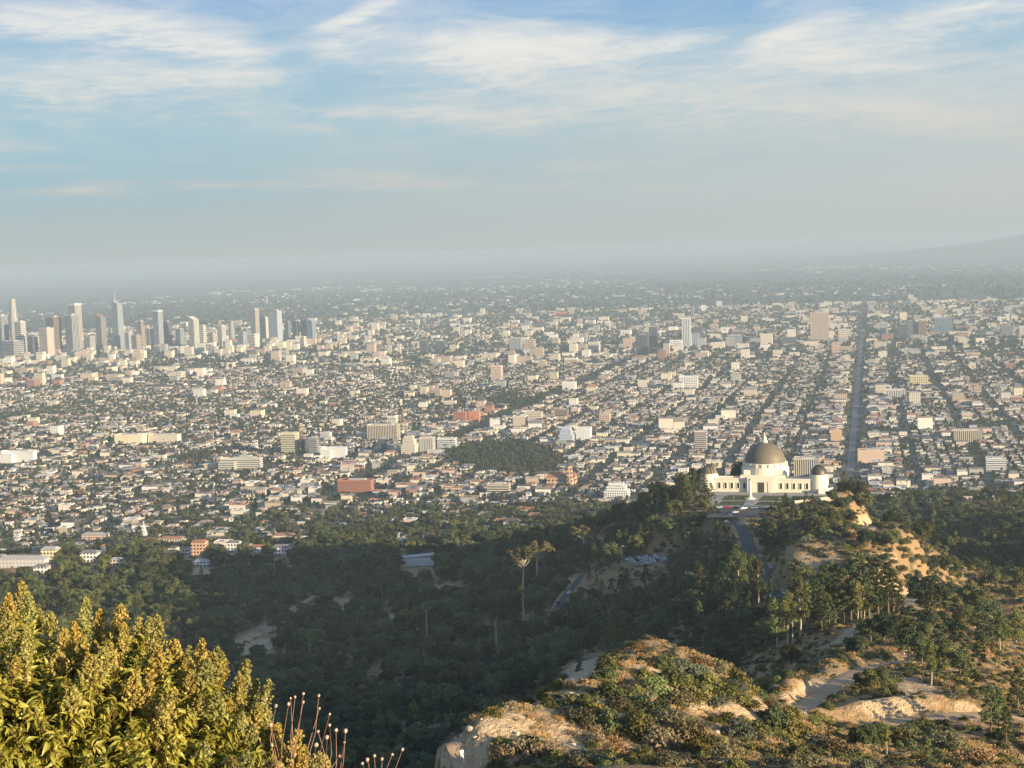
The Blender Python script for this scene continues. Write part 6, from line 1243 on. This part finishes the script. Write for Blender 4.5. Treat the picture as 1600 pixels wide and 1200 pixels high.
def shrub():
    rg = np.random.default_rng(11)
    blobs = [(-150, 1120, 8.9, .60), (-50, 1122, 8.7, .58), (50, 1142, 8.6, .60), (10, 1200, 8.1, .55), (130, 1172, 8.5, .60), (100, 1220, 8.0, .50), (205, 1172, 8.5, .56), (265, 1205, 8.4, .52), (330, 1225, 8.3, .40), (190, 1270, 7.9, .45), (372, 1250, 8.3, .26), (-80, 1220, 7.9, .5), (430, 1250, 8.2, .20), (480, 1268, 8.2, .16), (290, 1290, 8.0, .35)]
    base = P(120, 1250, 8.5); base[2] = float(H(base[0:1], base[1:2])[0]); root = bpy.data.objects.new('leafy_shrub', None); COL.objects.link(root); root.location = base
    tag(root, 'big yellow green leafy shrub with golden flower clusters filling the lower left corner', 'shrub')
    tw = MB(); LP = []; LD = []; tips = []
    for (px, py, D, r) in blobs:
        c = P(px, py, D) - base; nt_ = int(105 * r / .6)
        stem0 = np.array([c[0] * .35, c[1] * .35, -0.1]); tw.tube([stem0, (stem0 + c) / 2 + rg.normal(size=3) * .06, c], [.03, .02, .012], 6)
        for k in range(nt_):
            d = rg.normal(size=3); d[2] = abs(d[2]) * 1.15 - 0.32; d /= np.linalg.norm(d); tip = c + d * r * (0.86 + 0.26 * rg.random()); a = c + d * r * 0.25
            g = (tip - a); m = (a + tip) / 2 + np.array([0, 0, -.03]); tip = tip + np.array([0, 0, .05]); tw.tube([a, m, tip], [.006, .004, .0025], 4)
            if d[2] > 0.05: tips.append((tip, d, r))
            for q in range(50):
                t = 0.30 + 0.70 * rg.random(); p = a * (1 - t) + tip * t; e = rg.normal(size=3); e -= e @ d * d; e /= np.linalg.norm(e); LP.append(p); LD.append(e * 0.9 + d * 0.55 + np.array([0, 0, 0.25 - 0.55 * rg.random()]))
    LP = np.array(LP); LD = np.array(LD); L = 0.036 + 0.042 * rg.random(len(LP))
    link('foliage', leaves_mesh('foliage', LP, LD, L, M_LEAF, rg), root); link('twigs', tw.mesh('twigs', [M_TWIG], True), root)
    pans = []
    for sd in range(4):
        r2 = np.random.default_rng(500 + sd); mb = MB(); hgt = 0.125 + 0.02 * sd; mb.tube([(0, 0, -.06), (0, 0, hgt)], [.003, .0015], 4, 1)
        C = []; N = []
        for k in range(46):
            t = k / 46; z = hgt * t; q = (1 - t) ** 0.8 * 0.050 + 0.006; a = k * 2.4 + r2.random()
            for j in range(15): f = (j + r2.random()) / 15; C.append((q * f * math.cos(a) + r2.normal() * .004, q * f * math.sin(a) + r2.normal() * .004, z + q * f * 0.9 + r2.normal() * .004)); N.append(r2.normal(size=3))
        s_ = 0.0085 + 0.007 * r2.random(len(C)); mb.quads(np.array(C), np.array(N), s_, s_, 0, r2); pans.append(mb.mesh('flower_cluster', [M_PAN, M_TWIG]))
    # clusters stand on the twigs that reach the outside of the crown
    tp = np.array([t[0] for t in tips]) + base; px, py, _ = proj(tp); cen = [(P(b[0], b[1], b[2]), b[3]) for b in blobs]
    outer = np.array([min(np.linalg.norm(q - c) / r for c, r in cen) > 0.90 for q in tp]); vis = outer & (px > -40) & (px < 560) & (py < 1230)
    cand = np.where(vis)[0]; prio = py[cand] - np.interp(px[cand], [0, 100, 250, 400, 500], [900, 930, 985, 1100, 1190]) + 330 * rg.random(len(cand)) ** 1.3
    for i in cand[np.argsort(prio)][:98]:
        o = link('flower_cluster', pans[int(rg.integers(4))], root, tips[i][0] - np.array([0, 0, .03])); d = Vector(tips[i][1]) * 0.45 + Vector((0, 0, 1)); o.rotation_euler = d.to_track_quat('Z', 'Y').to_euler(); s = 0.85 + 0.5 * rg.random(); o.scale = (s, s, s * (0.9 + .3 * rg.random()))
shrub()
def stalks():
    rg = np.random.default_rng(21)
    sets = [('dry stalks with round pale seed heads just right of the leafy shrub', (440, 1265), [(416, 1092), (431, 1103), (454, 1091), (461, 1089), (474, 1084), (474, 1097), (498, 1087), (451, 1100), (499, 1107), (400, 1143), (423, 1133), (425, 1164)], 7.6),
            ('dry reddish stalks with small seed heads, second clump right of the shrub', (500, 1270), [(515, 1116), (515, 1133), (525, 1141), (497, 1143), (494, 1164), (511, 1152), (531, 1181), (540, 1142), (538, 1160)], 7.4),
            ('short dry stalks with seed heads at the bottom edge, left of the knoll', (585, 1280), [(585, 1181), (629, 1171), (613, 1179), (574, 1187), (566, 1193), (597, 1186)], 7.2)]
    hm = []
    for sd in range(2):
        mb = MB(); r2 = np.random.default_rng(600 + sd); n = 120; d = r2.normal(size=(n, 3)); d /= np.linalg.norm(d, axis=1)[:, None]; mb.quads(d * 0.0085 * (0.8 + .3 * r2.random((n, 1))), d + .4 * r2.normal(size=(n, 3)), 0.006, 0.006, 0, r2); mb.lathe([(.0005, -.0085), (.006, -.006), (.0085, 0), (.006, .006), (.0005, .0085)], 8); hm.append(mb.mesh('seed_head', [M_HEAD]))
    for lab, (bx, by), heads, D in sets:
        b = P(bx, by, D); gz = float(H(b[0:1], b[1:2])[0]); root = bpy.data.objects.new('dry_stalks', None); COL.objects.link(root); root.location = (b[0], b[1], gz); tag(root, lab, 'dry plant'); b0 = np.array([b[0], b[1], gz])
        for k, (hx, hy) in enumerate(heads):
            h = P(hx, hy, D + rg.normal() * .18) - b0; foot = np.array([rg.normal() * .07, rg.normal() * .07, -.05]); knee = P(bx + (hx - bx) * .35 + rg.normal() * 6, by - (by - hy) * .2, D) - b0
            mb = MB(); mid = (knee * .45 + h * .55) + rg.normal(size=3) * .022; mb.tube([foot, (foot + knee) / 2, knee, mid, h], [.0034, .0029, .0024, .0018, .0013], 5)
            st = link('stem', mb.mesh('stem', [M_STALK], True), root); o = link('seed_head', hm[k % 2], st, h); o.scale = [(0.6 + .55 * rg.random())] * 3
stalks()

# ------------------------------------------------------------------ labels that would still read alike get their order from the left
def settle_labels():
    ORD = 'first second third fourth fifth sixth seventh eighth ninth tenth eleventh twelfth thirteenth fourteenth fifteenth sixteenth'.split()
    same = {}
    for o in scene.objects:
        if o.get('category') and o.parent is None: same.setdefault(o['label'], []).append(o)
    for lab, obs in same.items():
        if len(obs) < 2: continue
        obs = [(o, [float(v) for v in proj(np.array(o.location))]) for o in obs]; obs.sort(key=lambda t: -t[1][2])
        bands = [obs] if len(obs) <= 16 else [obs[:len(obs) // 2], obs[len(obs) // 2:]] if len(obs) <= 32 else [obs[:len(obs) // 3], obs[len(obs) // 3:2 * len(obs) // 3], obs[2 * len(obs) // 3:]]
        for bi, band in enumerate(bands):
            band.sort(key=lambda t: t[1][0]); w = '' if len(bands) == 1 else (' farther' if bi == 0 else ' nearer' if bi == len(bands) - 1 else ' middle')
            for i, (o, _) in enumerate(band):
                n = f"{lab},{w} {ORD[min(i, 15)] if i else 'leftmost'}" + (' from left' if i else '')
                if i == len(band) - 1: n = f"{lab},{w} rightmost"
                if len(n.split()) <= 16: o['label'] = n
settle_labels()
